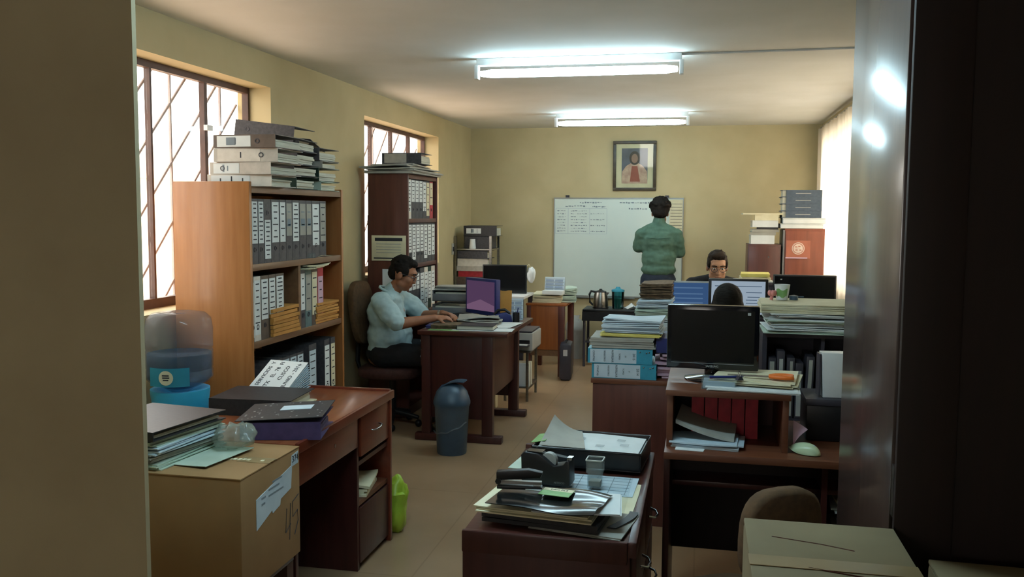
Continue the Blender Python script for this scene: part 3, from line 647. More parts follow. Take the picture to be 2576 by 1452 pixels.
# ------------------------------------------------------------------ seated man's desk
t = thing('desk', 'dark red desk on sled feet where the man in pale blue works', 'desk', (-1.57, 6.33, 0))
part('top', B(-.335, .30, -.475, .475, .742, .772), 'darkx', t, .006)
for y in (-.43, .43):
    part('leg', B(.12, .195, y-.03, y+.03, .05, .742), 'dark', t, .003); part('leg', B(-.31, -.25, y-.03, y+.03, .05, .742), 'dark', t, .003)
    part('sled_foot', B(-.36, .26, y-.035, y+.035, 0, .05), 'dark', t, .008)
part('side_panel', B(-.25, .12, -.435, -.415, .16, .742), 'dark', t, .003); part('side_panel', B(-.25, .12, .415, .435, .16, .742), 'dark', t, .003)
part('modesty_panel', B(.15, .168, -.40, .40, .30, .742), 'dark', t, .003)
dr = part('drawer', B(-.33, -.30, -.415, -.29, .64, .735), 'dark', t, .003)
part('handle', B(-.345, -.33, -.38, -.33, .68, .692), 'lgrey', dr)
dr = part('drawer', B(-.33, -.30, -.415, -.29, .52, .63), 'dark', t, .003); part('handle', B(-.345, -.33, -.38, -.33, .57, .582), 'lgrey', dr)
ZD = .7725
# things on it
t = thing('monitor', 'small monitor with purple screen at the back of the dark red desk', 'monitor', (-1.64, 6.63, ZD), R_(-38))
part('bezel', MB().box(-.19, .19, -.012, .03, .035, .31), 'navy', t, .006)
sc = part('screen', B(-.17, .17, -.0135, -.012, .065, .29), 'scr_purple', t, label='purple lit screen'); part('screen_glow', MB().prism([(-.17, .065), (.17, .065), (.17, .11), (.0, .15), (-.17, .1)], -.0142, -.0135, 'y'), 'scr_pink', sc)
part('neck', B(-.03, .03, .015, .04, .01, .1), 'black', t); part('foot', MB().lathe([(.001, 0), (.10, 0), (.10, .008), (.03, .02), (.001, .02)], (0, .02, 0), 20, sy=.8), 'black', t, smooth=40)
solo('kraft_folder', MB().sheet(lambda u, v: ((u-.5)*.125, .03*v, v*.225+.004*math.sin(u*9)), 5, 4, .004), 'manila', 'orange kraft folder propped upright right of the purple screen', 'folder', (-1.455, 6.55, ZD))
def calendar(label, loc, rz, w, h, seed=0):
    t = thing('desk_calendar', label, 'calendar', loc, rz, 'desk calendars')
    d = h*.45
    part('front_leaf', MB().prism([(-d/2, 0), (-d/2+.004, 0), (.002, h), (-.002, h)], -w/2, w/2, 'x'), 'paper_blue', t); part('back_leaf', MB().prism([(d/2-.004, 0), (d/2, 0), (.002, h), (-.002, h)], -w/2, w/2, 'x'), 'paper', t)
    m = MB(); ang = math.atan2(d/2, h); M = Matrix.Translation((0, -d/2, 0)) @ Matrix.Rotation(-ang, 4, 'X')
    for r in range(4):
        for c in range(2):
            x = -w*.45+c*w*.46; z = h*(.1+.21*r); m.box(x, x+w*.4, -.002, -.0008, z, z+h*.13, M)
    part('month_grid', m, 'inkb', t); mm = MB()
    for r in range(5): mm.box(-w*.47, w*.47, -.0024, -.001, h*(.06+.21*r), h*(.075+.21*r), M)
    part('grid_lines', mm, 'ink', t)
calendar('desk calendar with blue grids beside the kraft folder on the dark red desk', (-1.385, 6.66, ZD), R_(8), .125, .16)
t = thing('hole_punch', 'navy hole punch with curved lever on the dark red desk', 'hole punch', (-1.45, 6.50, ZD), R_(10))
part('body', MB().prism([(-.08, 0), (.08, 0), (.065, .05), (.03, .07), (-.05, .055)], -.035, .035, 'y'), 'navy', t, .006)
part('lever', MB().tube([(-.06, 0, .05), (-.03, 0, .085), (.02, 0, .09), (.06, 0, .06)], .01), 'black', t, smooth=60)
t = thing('pen_cup', 'short black pen cup at the corner of the dark red desk', 'cup', (-1.335, 6.46, ZD))
part('cup', MB().lathe([(.001, 0), (.026, 0), (.026, .075), (.022, .075), (.022, .01), (.001, .01)], n=18), 'black', t, smooth=40); part('pen', MB().tube([(0, 0, .02), (.015, .005, .11)], .004), 'navy', t)
bundle('crumpled bluish papers in the middle of the dark red desk', (-1.57, 6.35, ZD), .2, .30, .26, 6, .008, 'paper_gry', 'loose_papers', 'papers', None, .03, .02, 31)
bundle('white papers right of the crumpled sheets on the dark red desk', (-1.42, 6.27, ZD), -.1, .26, .3, 2, .0025, 'paper', 'loose_papers', 'papers', None, .02, .004, 32)
solo('desk_pad', B(-.21, .21, -.08, .08, 0, .003), 'paper', 'white sheet under the dark book on the dark red desk', 'paper', (-1.47, 5.99, ZD), R_(4))
t = thing('book', 'thick dark-covered book lying near the desk edge', 'book', (-1.52, 6.02, ZD+.0035), R_(3))
part('cover', MB().box(-.13, .13, -.09, .09, 0, .003).box(-.13, .13, -.09, .09, .027, .03).box(-.13, -.126, -.09, .09, .003, .027), 'binder_blk', t); part('pages', B(-.125, .126, -.086, .086, .003, .027), 'pages', t)
bundle('brown folders with a green sheet beneath, under the man\'s hands', (-1.74, 6.02, ZD), .05, .2, .16, 4, .008, 'brownedge', 'folder_stack', 'folders', None, .008, .004, 33)
solo('green_sheet', B(-.11, .11, -.05, .05, 0, .002), 'leafgreen', 'small green sheet at the near desk edge by the brown folders', 'paper', (-1.73, 5.925, ZD), R_(3))
bundle('violet-blue notebook under the man\'s forearm', (-1.84, 6.06, ZD), .1, .1, .17, 3, .006, 'navy', 'notebook', 'notebook', None, .004, .001, 34)
t = thing('black_bag', 'flat black pouch between the hands and the crumpled papers', 'pouch', (-1.73, 6.42, ZD), .1)
m = MB().ell((0, 0, .03), (.12, .09, .035), n=24, k=12)
for v in m.v: v += Vector((0, 0, noise.noise(v*20)*.018)); v.z = max(0, v.z)
part('pouch', m, 'cloth_blk', t, smooth=60); part('zip', MB().tube([(-.1, -.03, .045), (0, -.05, .055), (.1, -.03, .045)], .003, 6), 'chrome', t)
# grey document trays at the far side of the desk
t = thing('document_tray', 'stack of grey document trays behind the dark red desk', 'tray', (-1.94, 6.93, .66), 0)
for i in range(3):
    z = i*.11; p = part('tray', MB().box(-.15, .17, -.12, .12, z, z+.006).box(-.15, -.145, -.12, .12, z, z+.085).box(.165, .17, -.12, .12, z, z+.085).box(-.145, .165, .114, .12, z, z+.085).box(-.145, .165, -.12, -.114, z, z+.06), 'grey', t, .001)
    part('papers', MB().box(-.13, .15, -.10, .105, z+.007, z+.07), 'pages', p)
t2 = thing('side_cabinet', 'low grey cabinet carrying the document trays', 'cabinet', (-1.94, 6.95, 0))
part('body', B(-.19, .2, -.13, .13, .03, .655), 'dgrey', t2, .003); part('base', B(-.17, .18, -.11, .11, 0, .03), 'black', t2); part('door', B(-.18, .19, -.14, -.13, .05, .64), 'dgrey', t2, .002)
bundle('grey papers lying on top of the document trays', (-1.93, 6.93, .966), .05, .30, .22, 4, .008, 'paper_gry', 'paper_sheaf', 'papers', None, .012, .004, 35)
# ------------------------------------------------------------------ chair of the seated man
def office_chair(label, loc, rz, backmat, seatmat, seat_z=.45, back=(.42, .44), top=None, name='chair', rake=.12):
    t = thing(name, label, 'chair', loc, rz)     # faces local +y
    bw, bh = back
    rs = []
    sp = lambda a, e: math.copysign(abs(a)**e, a)
    N = 28
    for z, k in ((seat_z-.075, .9), (seat_z-.06, 1), (seat_z-.012, 1), (seat_z, .93)):
        rs.append([(.235*k*sp(math.cos(2*math.pi*i/N), .55), .225*k*sp(math.sin(2*math.pi*i/N), .55), z) for i in range(N)])
    part('seat', MB().rings(rs), seatmat, t, smooth=60)
    rs = []; zc = seat_z+.16+bh/2
    for y, k in ((-.03, .92), (-.02, 1), (.02, 1), (.032, .9)):
        rs.append([(bw/2*k*sp(math.cos(2*math.pi*i/N), .62), -.235+y-rake*(bh/2*sp(math.sin(2*math.pi*i/N), .7)), zc+bh/2*k*sp(math.sin(2*math.pi*i/N), .7)) for i in range(N)])
    part('backrest', MB().rings(rs), backmat, t, smooth=60)
    part('back_stem', MB().tube([(0, -.1, seat_z-.075), (0, -.25, seat_z-.07), (0, -.275, seat_z+.02), (0, -.26, zc-.05)], .018), 'black', t, smooth=60)
    part('column', MB().tube([(0, 0, .1), (0, 0, seat_z-.07)], .025, 12), 'black', t, smooth=60)
    for k in range(5):
        a = 2*math.pi*k/5+.3; c, s = math.cos(a), math.sin(a)
        lg = part('base_arm', MB().tube([(0, 0, .11), (.12*c, .12*s, .09), (.2*c, .2*s, .07)], [.024, .02, .015]), 'black', t, smooth=60)
        part('caster', MB().ell((.2*c, .2*s, .028), (.026, .026, .028)), 'black', lg, smooth=60)
    return t
office_chair('black and brown office chair the man in pale blue sits on', (-2.22, 6.235, 0), R_(-90), 'fabric_brn', 'fabric_red', .455, (.40, .46))
# ------------------------------------------------------------------ blue-grey swing-lid bin
def swing_bin(label, loc, rz, mt, r, h, bag):
    t = thing('waste_bin', label, 'bin', loc, rz)
    part('body', MB().lathe([(.001, 0), (r*.80, 0), (r*.83, .01), (r*.96, h*.66), (r, h*.68), (r, h*.72), (r*.94, h*.72), (.001, h*.70)], n=32), mt, t, smooth=40)
    ld = part('lid', MB().lathe([(r*1.03, h*.70), (r*1.04, h*.74), (r*.99, h*.78), (r*.85, h*.88), (r*.6, h*.955), (r*.3, h*.985), (.001, h*.99)], n=32), mt, t, smooth=50)
    fl = MB().sheet(lambda u, v: ((u-.5)*r*1.3, (v-.5)*r*.9, h*.035*(1-((u-.5)*2)**2)), 8, 4, .006)
    part('swing_flap', fl, mt, ld, smooth=60, loc=(r*.12, 0, h*.99), rot=(0, R_(-14), 0))
    if bag:
        rs = []
        for z0, q in ((h*.70, 1.012), (h*.6, 1.0), (h*.5, .985), (h*.42, .975)):
            rs.append([(r*q*math.cos(2*math.pi*i/32)*1.0, r*q*math.sin(2*math.pi*i/32), z0-.05*math.cos(2*math.pi*i/32+2.4)*(h*.70-z0)/(h*.28)) for i in range(32)])
        part('bin_liner', MB().rings(rs, caps=False), 'film', t, smooth=60)
        rim = MB().tube([(r*1.0*math.cos(a), r*1.0*math.sin(a), h*.42-.05*math.cos(a+2.4)+.004*math.sin(a*9)) for a in [R_(200+i*6) for i in range(24)]], .004, 6)
        part('liner_edge', rim, 'clear', t, smooth=60)
    return t
swing_bin('blue-grey swing-lid waste bin with liner in front of the dark red desk', (-1.585, 5.60, 0), 0, 'bluebin', .118, .47, True)
swing_bin('pale swing-lid waste bin against the far wall under the whiteboard', (-1.34, 9.68, 0), R_(90), 'lgrey', .105, .45, False)
# ------------------------------------------------------------------ far-left corner: shelf with binders, monitor, tables
t = thing('metal_rack', 'grey metal rack in the far left corner holding binders', 'rack', (-2.37, 9.35, 0))
for z in (.35, .72, 1.19): part('shelf', B(-.19, .2, -.18, .2, z, z+.014), 'steel', t)
for x in (-.185, .195):
    for y in (-.175, .195): part('post', B(x-.012, x+.012, y-.012, y+.012, 0, 1.34), 'steel', t)
GC = 'binders in the corner rack'
for i, (z, cv, wd, kw, th) in enumerate(((.735, 'binder', 'charcoal', {}, .09), (.826, 'binder_brn', 'brown', {}, .08), (.907, 'binder_red', 'dull red', {}, .06), (.968, 'binder_lt', 'pale grey', {}, .05), (1.019, 'binder_wht', 'white', {}, .08), (1.10, 'binder', 'grey', {}, .08))):
    binder(f'{wd} binder lying, {ORD[6-i-1] if i < 5 else "topmost"} {"from the top " if i < 5 else ""}under the upper shelf of the corner rack', (-2.55+.01*(i % 3), 9.31, z+th/2), (0, R_(90), R_((-1)**i*2)), w=th, h=.33, d=.28, cover=cv, lab=None, hole=0, group=GC, seed=i, fill=.85)
solo('storage_box', B(-.15, .14, -.13, .13, 0, .13), 'binder', 'dark grey box on the corner rack beneath the black binder', 'box', (-2.32, 9.35, 1.206), bevel=.004)
binder('black binder with framed label topmost on the corner rack', (-2.475, 9.34, 1.337+.056), FLAT, w=.11, h=.36, d=.29, cover='binder_blk', lab=(.03, .19), lines=2, frame=True, hole=0, group=GC, lw=.5)
t = thing('paper_cup', 'white paper cup standing on the corner rack', 'cup', (-2.375, 9.19, 1.205))
part('cup', MB().lathe([(.001, 0), (.036, 0), (.028, .10), (.025, .10), (.032, .004), (.001, .004)], n=20), 'paper', t, smooth=40); part('rim', MB().lathe([(.028, .097), (.03, .1), (.028, .103), (.025, .1)], n=20), 'paper', t, smooth=40)
t = thing('side_table', 'white-topped side table carrying the black monitor at the far left', 'table', (-1.87, 8.35, 0))
part('top', B(-.28, .27, -.25, .25, .785, .81), 'white_metal', t, .003)
for x in (-.25, .24):
    for y in (-.22, .22): part('leg', B(x-.02, x+.02, y-.02, y+.02, 0, .785), 'dgrey', t)
t = thing('monitor', 'wide black monitor switched off on the white-topped side table', 'monitor', (-1.855, 8.42, .8105), R_(3))
part('bezel', B(-.215, .215, -.015, .025, .0, .275), 'black', t, .004); part('screen', B(-.205, .205, -.0165, -.015, .015, .265), 'screen_off', t)
part('foot', B(-.1, .1, .02, .12, 0, .012), 'black', t, .004)
m = MB().ell((0, 0, 0), (.045, .04, .075), n=18, k=12)
for v in m.v: v += v.normalized()*noise.noise(v*40)*.014
t = thing('hanging_bag', 'small white plastic bag hanging at the monitor corner', 'bag', (-1.60, 8.45, .99)); part('bag', m, 'paper', t, smooth=60); part('handle', MB().tube([(0, 0, .06), (-.02, -.01, .1), (-.04, -.015, .085)], .004, 6), 'paper_crm', t)
# orange desk with paper piles
t = thing('desk', 'orange-brown wooden desk against the far wall left of the kettle table', 'desk', (-1.46, 8.83, 0))
part('top', B(-.2, .20, -.34, .34, .69, .712), 'orange', t, .004)
part('front_panel', B(-.18, .15, -.33, -.31, .26, .69), 'orange', t, .003)
for y in (-.32, .30): part('leg', B(.12, .18, y-.02, y+.04, 0, .69), 'brown', t, .003); part('leg', B(-.19, -.15, y-.02, y+.04, 0, .69), 'brown', t, .003)
part('stretcher', B(-.15, .12, -.32, -.30, .2, .26), 'oakedge', t)
GO = 'paper piles on the orange-brown desk'
bundle('cream file pile on the orange-brown desk', (-1.47, 8.72, .7125), .03, .28, .3, 6, .014, 'paper_crm', 'file_pile', 'files', GO, .012, .006, 41)
bundle('tilted files at the right of the orange-brown desk', (-1.29, 8.78, .7125), .12, .16, .26, 8, .017, 'paper_grn', 'file_pile', 'files', GO, .012, .012, 42)
calendar('desk calendar with blue grids on the paper pile of the orange-brown desk', (-1.40, 8.66, .805), R_(-6), .2, .155)
solo('white_pad', B(-.1, .1, -.05, .05, 0, .04), 'paper', 'white pad in front of the calendar on the orange-brown desk', 'pad', (-1.40, 8.565, .797), R_(-6), bevel=.003)
# dark hard case
t = thing('hard_case', 'dark rounded hard case standing on the floor by the orange-brown desk', 'case', (-1.25, 8.45, 0), R_(5))
part('shell', B(-.058, .058, -.16, .16, .006, .35), 'dgrey', t, .03); part('handle', MB().tube([(0, -.05, .345), (0, -.045, .375), (0, .045, .375), (0, .05, .345)], .008), 'black', t, smooth=60)
for y in (-.1, .1): part('foot', B(-.04, .04, y-.02, y+.02, 0, .01), 'black', t)
part('latch', B(-.02, .02, -.165, -.158, .24, .30), 'chrome', t)
# printer on metal stand
t = thing('metal_stand', 'metal tube stand under the grey printer', 'stand', (-1.50, 7.5, 0))
for x in (-.1, .09):
    for y in (-.2, .2): part('leg', MB().tube([(x, y, 0), (x, y, .42)], .012), 'steel', t, smooth=60)
part('top', B(-.13, .12, -.22, .22, .415, .43), 'steel', t); part('brace', MB().tube([(.09, -.2, .1), (.09, .2, .1)], .008), 'steel', t); part('lower_shelf', B(-.11, .1, -.2, .2, .11, .12), 'steel', t)
t = thing('printer', 'small grey printer on the metal stand right of the dark red desk', 'printer', (-1.49, 7.5, .4305))
part('body', B(-.12, .125, -.2, .2, 0, .15), 'lgrey', t, .012); part('lid', B(-.11, .115, -.19, .19, .15, .165), 'dgrey', t, .004); part('tray', B(-.10, .10, -.27, -.2, .04, .05), 'dgrey', t, .003)
part('paper', B(-.085, .085, -.26, -.18, .051, .056), 'paper', t); part('slot', B(-.1, .1, -.203, -.199, .06, .09), 'black', t)
for i in range(5): tag(part('book', MB().box(-.1, .1, -.012, .012, 0, .2), ('paper', 'paper_crm', 'paper_gry')[i % 3], None, .002, None, None, (-1.50, 7.36+i*.028, .1205), (R_(6), 0, 0)), f'pale upright book under the printer, {LORD[i].replace("leftmost", "nearest")}{"" if i == 0 else " from the front"}', 'book', 'books under the printer')
solo('white_carton', B(-.06, .06, -.08, .08, 0, .2), 'paper_crm', 'small white carton on the floor behind the dark red desk', 'box', (-1.66, 6.98, 0), .1, bevel=.004)
# kettle table
t = thing('side_table', 'black cloth-topped small table with kettle before the whiteboard', 'table', (-.90, 9.32, 0))
part('top', B(-.29, .26, -.19, .19, .575, .60), 'black', t, .01)
part('skirt', MB().rings([[(x*q, y*q2, z) for x, y in ((-.29, -.19), (0, -.19), (.26, -.19), (.26, .19), (0, .19), (-.29, .19))] for z, q, q2 in ((.575, 1, 1), (.48, 1.01, 1.01))], caps=False), 'cloth_blk', t)
for x in (-.27, .24):
    for y in (-.16, .16): part('leg', MB().tube([(x, y, 0), (x, y, .575)], .014), 'dgrey', t, smooth=60)
part('shelf', B(-.26, .24, -.16, .16, .25, .265), 'dgrey', t)
t = thing('kettle', 'brushed steel electric kettle with black handle', 'kettle', (-1.02, 9.3, .6005))
part('body', MB().lathe([(.001, .0), (.078, 0), (.08, .02), (.074, .12), (.062, .165), (.001, .168)], n=28), 'steel', t, smooth=50); part('base', MB().lathe([(.001, 0), (.084, 0), (.084, .012), (.001, .013)], n=28), 'black', t, smooth=40)
part('lid', MB().lathe([(.06, .165), (.058, .175), (.02, .187), (.012, .2), (.001, .2)], n=24), 'black', t, smooth=50)
part('handle', MB().tube([(-.055, 0, .165), (-.10, 0, .175), (-.118, 0, .14), (-.112, 0, .06), (-.078, 0, .03)], .012), 'black', t, smooth=60); part('spout', MB().prism([(.05, .11), (.095, .165), (.055, .165)], -.018, .018, 'y'), 'steel', t)
t = thing('plastic_pitcher', 'turquoise translucent pitcher with lid next to the kettle', 'pitcher', (-.84, 9.3, .6005))
part('body', MB().lathe([(.001, 0), (.058, 0), (.066, .18), (.063, .18), (.055, .004), (.001, .004)], n=24), glassy('turquoise_plastic', (.45, .72, .74), .1, .35), t, smooth=50)
part('drink', MB().lathe([(.001, .005), (.054, .005), (.057, .11), (.001, .11)], n=24), mat('pale_drink', '#8fa89a', None, .2, 5), t, smooth=50)
part('lid', MB().lathe([(.068, .178), (.068, .195), (.03, .205), (.02, .225), (.001, .225)], n=24), 'cyanlab', t, smooth=50)
solo('napkin', MB().sheet(lambda u, v: ((u-.5)*.12, (v-.5)*.12, .06*(1-abs(u-.5)*1.8)*(1-abs(v-.5))), 6, 6, .003), 'paper', 'crumpled white napkin right of the turquoise pitcher', 'napkin', (-.70, 9.3, .604), .4)
# ------------------------------------------------------------------ far-right cabinets
t = thing('cabinet', 'dark brown cabinet at the far right with books piled on top', 'cabinet', (.59, 9.12, 0))
part('body', B(-.155, .153, -.2, .2, .04, 1.30), 'brown', t, .003); part('base', B(-.14, .14, -.18, .18, 0, .04), 'black', t)
dd = part('door', B(-.145, .143, -.214, -.2, .06, 1.28), 'brown', t, .002); part('keyhole', MB().tube([(.04, -.214, 1.18), (.04, -.218, 1.18)], .007), 'chrome', dd)
t = thing('cabinet', 'red-brown cabinet with pale round seal next to the curtain', 'cabinet', (.955, 9.12, 0))
part('body', B(-.18, .185, -.2, .2, .04, 1.452), 'redcab', t, .003); part('base', B(-.17, .17, -.18, .18, 0, .04), 'black', t); part('door', B(-.17, .175, -.214, -.2, .06, 1.43), 'redcab', t, .002)
part('edge_strip', B(-.195, -.18, -.21, .2, .04, 1.44), 'grey', t)
s = part('sticker', B(-.165, .055, -.217, -.214, 1.17, 1.34), 'salmon', t)
part('seal', MB().prism(E_(-.055, 1.265, .058, .058, 28), -.221, -.217, 'y'), 'seal', s, label='pale round embossed seal')
part('seal_ring', MB().rings([[(-.055+r*math.cos(2*math.pi*k/28), y, 1.265+r*math.sin(2*math.pi*k/28)) for k in range(28)] for r, y in ((.05, -.221), (.05, -.223), (.044, -.223), (.044, -.221))], caps=False), 'salmon', s)
m = MB()
for x, z in ((-.075, 1.28), (-.045, 1.285), (-.035, 1.25), (-.07, 1.25)): m.box(x-.01, x+.01, -.2225, -.221, z-.004, z+.004)
part('seal_relief', m, 'salmon', s); part('ribbon', B(-.17, .03, -.222, -.217, 1.168, 1.18), 'pink', s)
GR = 'books piled on the far right cabinets'
z = 1.301
for i, (mt, wd, th, x0, x1) in enumerate((('paper', 'white', .085, -.16, .06), ('paper_gry', 'grey', .03, -.16, .08), ('paper_gry', 'grey bent', .025, -.15, .1), ('binder_blk', 'black', .02, -.1, .1), ('paper', 'white thick', .065, -.15, .09), ('paper_crm', 'cream', .055, -.12, .1), ('paper_crm', 'thin cream wide', .014, -.24, .13))):
    t = thing('book', f'{wd} book, {ORD[6-i]}{" from the top" if i < 6 else ""} in the pile on the dark brown cabinet', 'book', (.62, 9.08, z), R_((-1)**i*2), GR)
    part('pages', B(x0+.004, x1-.003, -.126, .126, .003, th-.003), 'pages', t); part('cover', MB().box(x0, x1, -.13, .13, 0, .003).box(x0, x1, -.13, .13, th-.003, th).box(x0, x1, -.13, -.127, .003, th-.003), mt, t); z += th+.0005
z = 1.453
for i, (th, x0, x1) in enumerate(((.045, -.22, .17), (.055, -.20, .19))):
    t = thing('box_file', ('lower' if i == 0 else 'upper') + ' white box file lying on the red-brown cabinet', 'box file', (.955, 9.08, z), 0, GR)
    part('case', B(x0, x1, -.16, .16, 0, th-.008), 'paper', t, .008); part('lid', B(x0-.003, x1+.003, -.163, .163, th-.008, th), 'paper', t, .003); z += th+.001
for i in range(4):
    th = .066
    t = thing('book', f'thick slate-blue bound book, {ORD[3-i]}{" from the top" if i < 3 else ""} on the white box files', 'book', (.925+.004*(i % 2), 9.08, z), R_((-1)**i*.8), GR)
    part('pages', B(-.178, .168, -.115, .125, .004, th-.004), 'pages', t); part('cover', MB().box(-.19, .18, -.13, .13, 0, .004).box(-.19, .18, -.13, .13, th-.004, th).box(-.145, .18, -.13, -.125, .004, th-.004), 'bluebook', t)
    part('title', B(-.06, .08, -.1315, -.13, .03, .036), 'lgrey', t); z += th+.0005
# ------------------------------------------------------------------ computer desk with raised shelf (right)
t = thing('computer_desk', 'brown computer desk with raised monitor shelf at the right', 'desk', (.3, 3.5, 0))
X0, X1 = -.415, .55
part('work_surface', B(X0, X1, -.32, .3, .708, .734), 'hutch', t, .003)
part('side_panel', B(X0, X0+.022, -.30, .3, 0, .708), 'dark', t, .002); part('side_panel', B(X1-.022, X1, -.30, .3, 0, .708), 'dark', t, .002)
part('upright', B(X0+.005, X0+.027, -.24, .22, .734, .925), 'hutch', t, .002); part('upright', B(-.005, .017, -.24, .22, .734, .925), 'hutch', t, .002)
part('raised_shelf', B(X0, .022, -.255, .24, .925, .947), 'hutch', t, .003)
part('shelf_back', B(X0+.027, -.005, .19, .205, .734, .925), 'dark', t)
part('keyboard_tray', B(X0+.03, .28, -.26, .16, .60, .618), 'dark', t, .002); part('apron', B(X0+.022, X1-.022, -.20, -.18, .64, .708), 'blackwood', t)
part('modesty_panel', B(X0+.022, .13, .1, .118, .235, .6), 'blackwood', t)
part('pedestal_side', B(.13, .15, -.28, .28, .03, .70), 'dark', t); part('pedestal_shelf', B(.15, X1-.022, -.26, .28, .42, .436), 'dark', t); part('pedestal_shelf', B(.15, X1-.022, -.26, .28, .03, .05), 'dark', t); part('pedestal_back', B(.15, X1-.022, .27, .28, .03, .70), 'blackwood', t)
for i in range(5):
    bundle(f'thin paper stack in the desk pedestal, {ORD[4-i]}{" from the top" if i < 4 else ""}', (.63, 3.42, .437+i*.031), R_((-1)**i*2), .29, .34, 2, .0075, ('paper', 'paper_gry', 'binder_blk', 'paper', 'paper_crm')[i], 'paper_stack', 'papers', 'papers in the desk pedestal', .006, .002, 60+i)
ZS = .9475
t = thing('monitor', 'black monitor switched off on the raised shelf of the computer desk', 'monitor', (.05, 3.5, ZS), R_(-2))
part('bezel', B(-.173, .173, -.012, .03, .038, .287), 'blackgl', t, .008)
part('screen', B(-.155, .155, -.0135, -.0119, .068, .268), 'screen_off', t)
part('bezel_line', B(-.155, .155, -.0132, -.012, .061, .063), 'grey', t)
text('SAMSUNG', .0105, 'lgrey', t, (0, -.0127, .051), (R_(90), 0, 0), 'brand_lettering')
part('power_sticker', B(.128, .14, -.0142, -.0135, .252, .262), 'lgrey', t)
part('neck', MB().tube([(0, .04, .01), (0, .035, .1)], [.03, .028], 12), 'blackgl', t, smooth=50)
part('foot', MB().lathe([(.001, 0), (.105, 0), (.105, .006), (.04, .016), (.001, .018)], (0, -.005, 0), 28, sy=.82), 'blackgl', t, smooth=40)
solo('pen', MB().tube([(-.035, -.02, .0045), (.02, .012, .0045), (.03, .018, .0045)], [.004, .004, .0015], 8), 'chrome', 'white pen lying on the foot of the big black monitor', 'pen', (-.005, 3.40, ZS+.013), smooth=60)
# papers, clear box, pen, scissors on the shelf right of the monitor foot
GS = 'papers on the raised shelf'
bundle('white papers fanned at the front right of the raised shelf', (.19, 3.40, ZS), R_(-4), .32, .28, 3, .004, 'paper', 'loose_papers', 'papers', GS, .012, .002, 70)
bundle('cream papers with scissors on them on the raised shelf', (.215, 3.43, ZS+.0145), R_(-9), .29, .26, 4, .005, 'paper_crm', 'loose_papers', 'papers', GS, .014, .004, 71)
t = thing('scissors', 'orange-handled scissors lying on the cream papers', 'scissors', (.235, 3.36, ZS+.041), R_(-4))
part('blade', MB().prism([(-.13, -.002), (.02, -.008), (.03, .004)], 0, .002, 'z'), 'steel', t); part('blade', MB().prism([(-.13, .004), (.02, .012), (.03, -.002)], .002, .004, 'z'), 'steel', t)
for s in (-1, 1): part('handle', MB().tube([(.02, s*.006, .004), (.04, s*.022, .005), (.075, s*.03, .005), (.1, s*.022, .005), (.1, s*.006, .005), (.06, s*.004, .005), (.02, s*.004, .004)], .0075), 'orangeh', t, smooth=60)
t = thing('clear_box', 'small clear plastic box of slips with red label on the raised shelf', 'box', (.075, 3.335, ZS), R_(-3))
part('case', MB().box(-.062, .062, -.05, .05, 0, .003).box(-.062, -.059, -.05, .05, .003, .035).box(.059, .062, -.05, .05, .003, .035).box(-.059, .059, -.05, -.047, .003, .035).box(-.059, .059, .047, .05, .003, .035), 'clear', t)
part('slips', B(-.056, .056, -.044, .044, .004, .026), 'paper_blue', t); part('red_label', B(-.035, .05, .015, .043, .026, .03), 'redlab', t, label='red printed label'); part('lid_film', B(-.06, .06, -.048, .048, .035, .0365), 'clear', t)
solo('pen', MB().tube([(-.06, -.02, .004), (.05, .012, .004), (.062, .016, .004)], [.0045, .0045, .001], 8), 'navy', 'dark blue pen lying across the clear box', 'pen', (.10, 3.33, ZS+.037), smooth=60)
t = thing('binder_clip', 'small metal binder clip at the corner of the cream papers', 'clip', (.145, 3.30, ZS+.0375), R_(20)); part('body', MB().prism([(-.012, 0), (.012, 0), (.004, .014), (-.004, .014)], -.012, .012, 'y'), 'dgrey', t); part('wire', MB().tube([(0, -.01, .012), (0, -.01, .03), (0, .01, .03), (0, .01, .012)], .0015, 6), 'chrome', t)
# red folders and papers below the raised shelf
for i in range(5):
    t = binder(f'red folder standing under the raised shelf, {LORD[i]}', (-.0+.05*i, 3.545, .7345), (0, 0, 0), w=.046, h=.17, d=.2, cover='binder_red', lab=None, hole=0, group='red folders under the raised shelf', fill=.6, name='folder', seed=i)
GU = 'papers under the raised shelf'
bundle('lower white papers under the raised shelf', (.04, 3.33, .7345), R_(-6), .24, .17, 4, .006, 'paper_blue', 'loose_papers', 'papers', GU, .014, .004, 80)
def curl(u, v): return ((u-.5)*.21, (v-.5)*.2, .012+.055*(1-u)**1.6+.02*v)
solo('curled_papers', MB().sheet(curl, 10, 6, .012), 'paper_gry', 'greyish papers curling up at the left under the raised shelf', 'papers', (.035, 3.38, .761), R_(-5), GU, smooth=60)
solo('paper_scrap', MB().prism([(-.05, -.03), (.05, -.03), (.055, .03), (-.05, .03)], 0, .002), 'paper', 'small torn white note at the front left of the computer desk', 'paper', (-.025, 3.245, .7345), R_(-4))
t = solo('pink_paper', MB().sheet(lambda u, v: (.012+.05*u*v*v, .01*math.sin(3*u), v*.11-.03*u*v), 6, 6, .002), 'pink', 'pinkish curled paper standing against the shelf upright', 'paper', (.325, 3.30, .7365), smooth=60)
t = thing('computer_mouse', 'pale green arched computer mouse on the computer desk', 'mouse', (.375, 3.275, .7345), R_(-35))
mm = MB().ell((0, 0, .004), (.06, .03, .036), n=24, k=16)
for v in mm.v: v.z = max(v.z, .002 if v.x > -.01 else .002+.3*(-.01-v.x)); v.z *= 1+.15*v.x/.06
part('shell', mm, 'mint', t, smooth=60); part('wheel', MB().ell((.036, 0, .031), (.008, .003, .006)), 'lgrey', t)
t = thing('speaker_box', 'black box unit on the computer desk by the door leaf', 'box', (.49, 3.58, .7345))
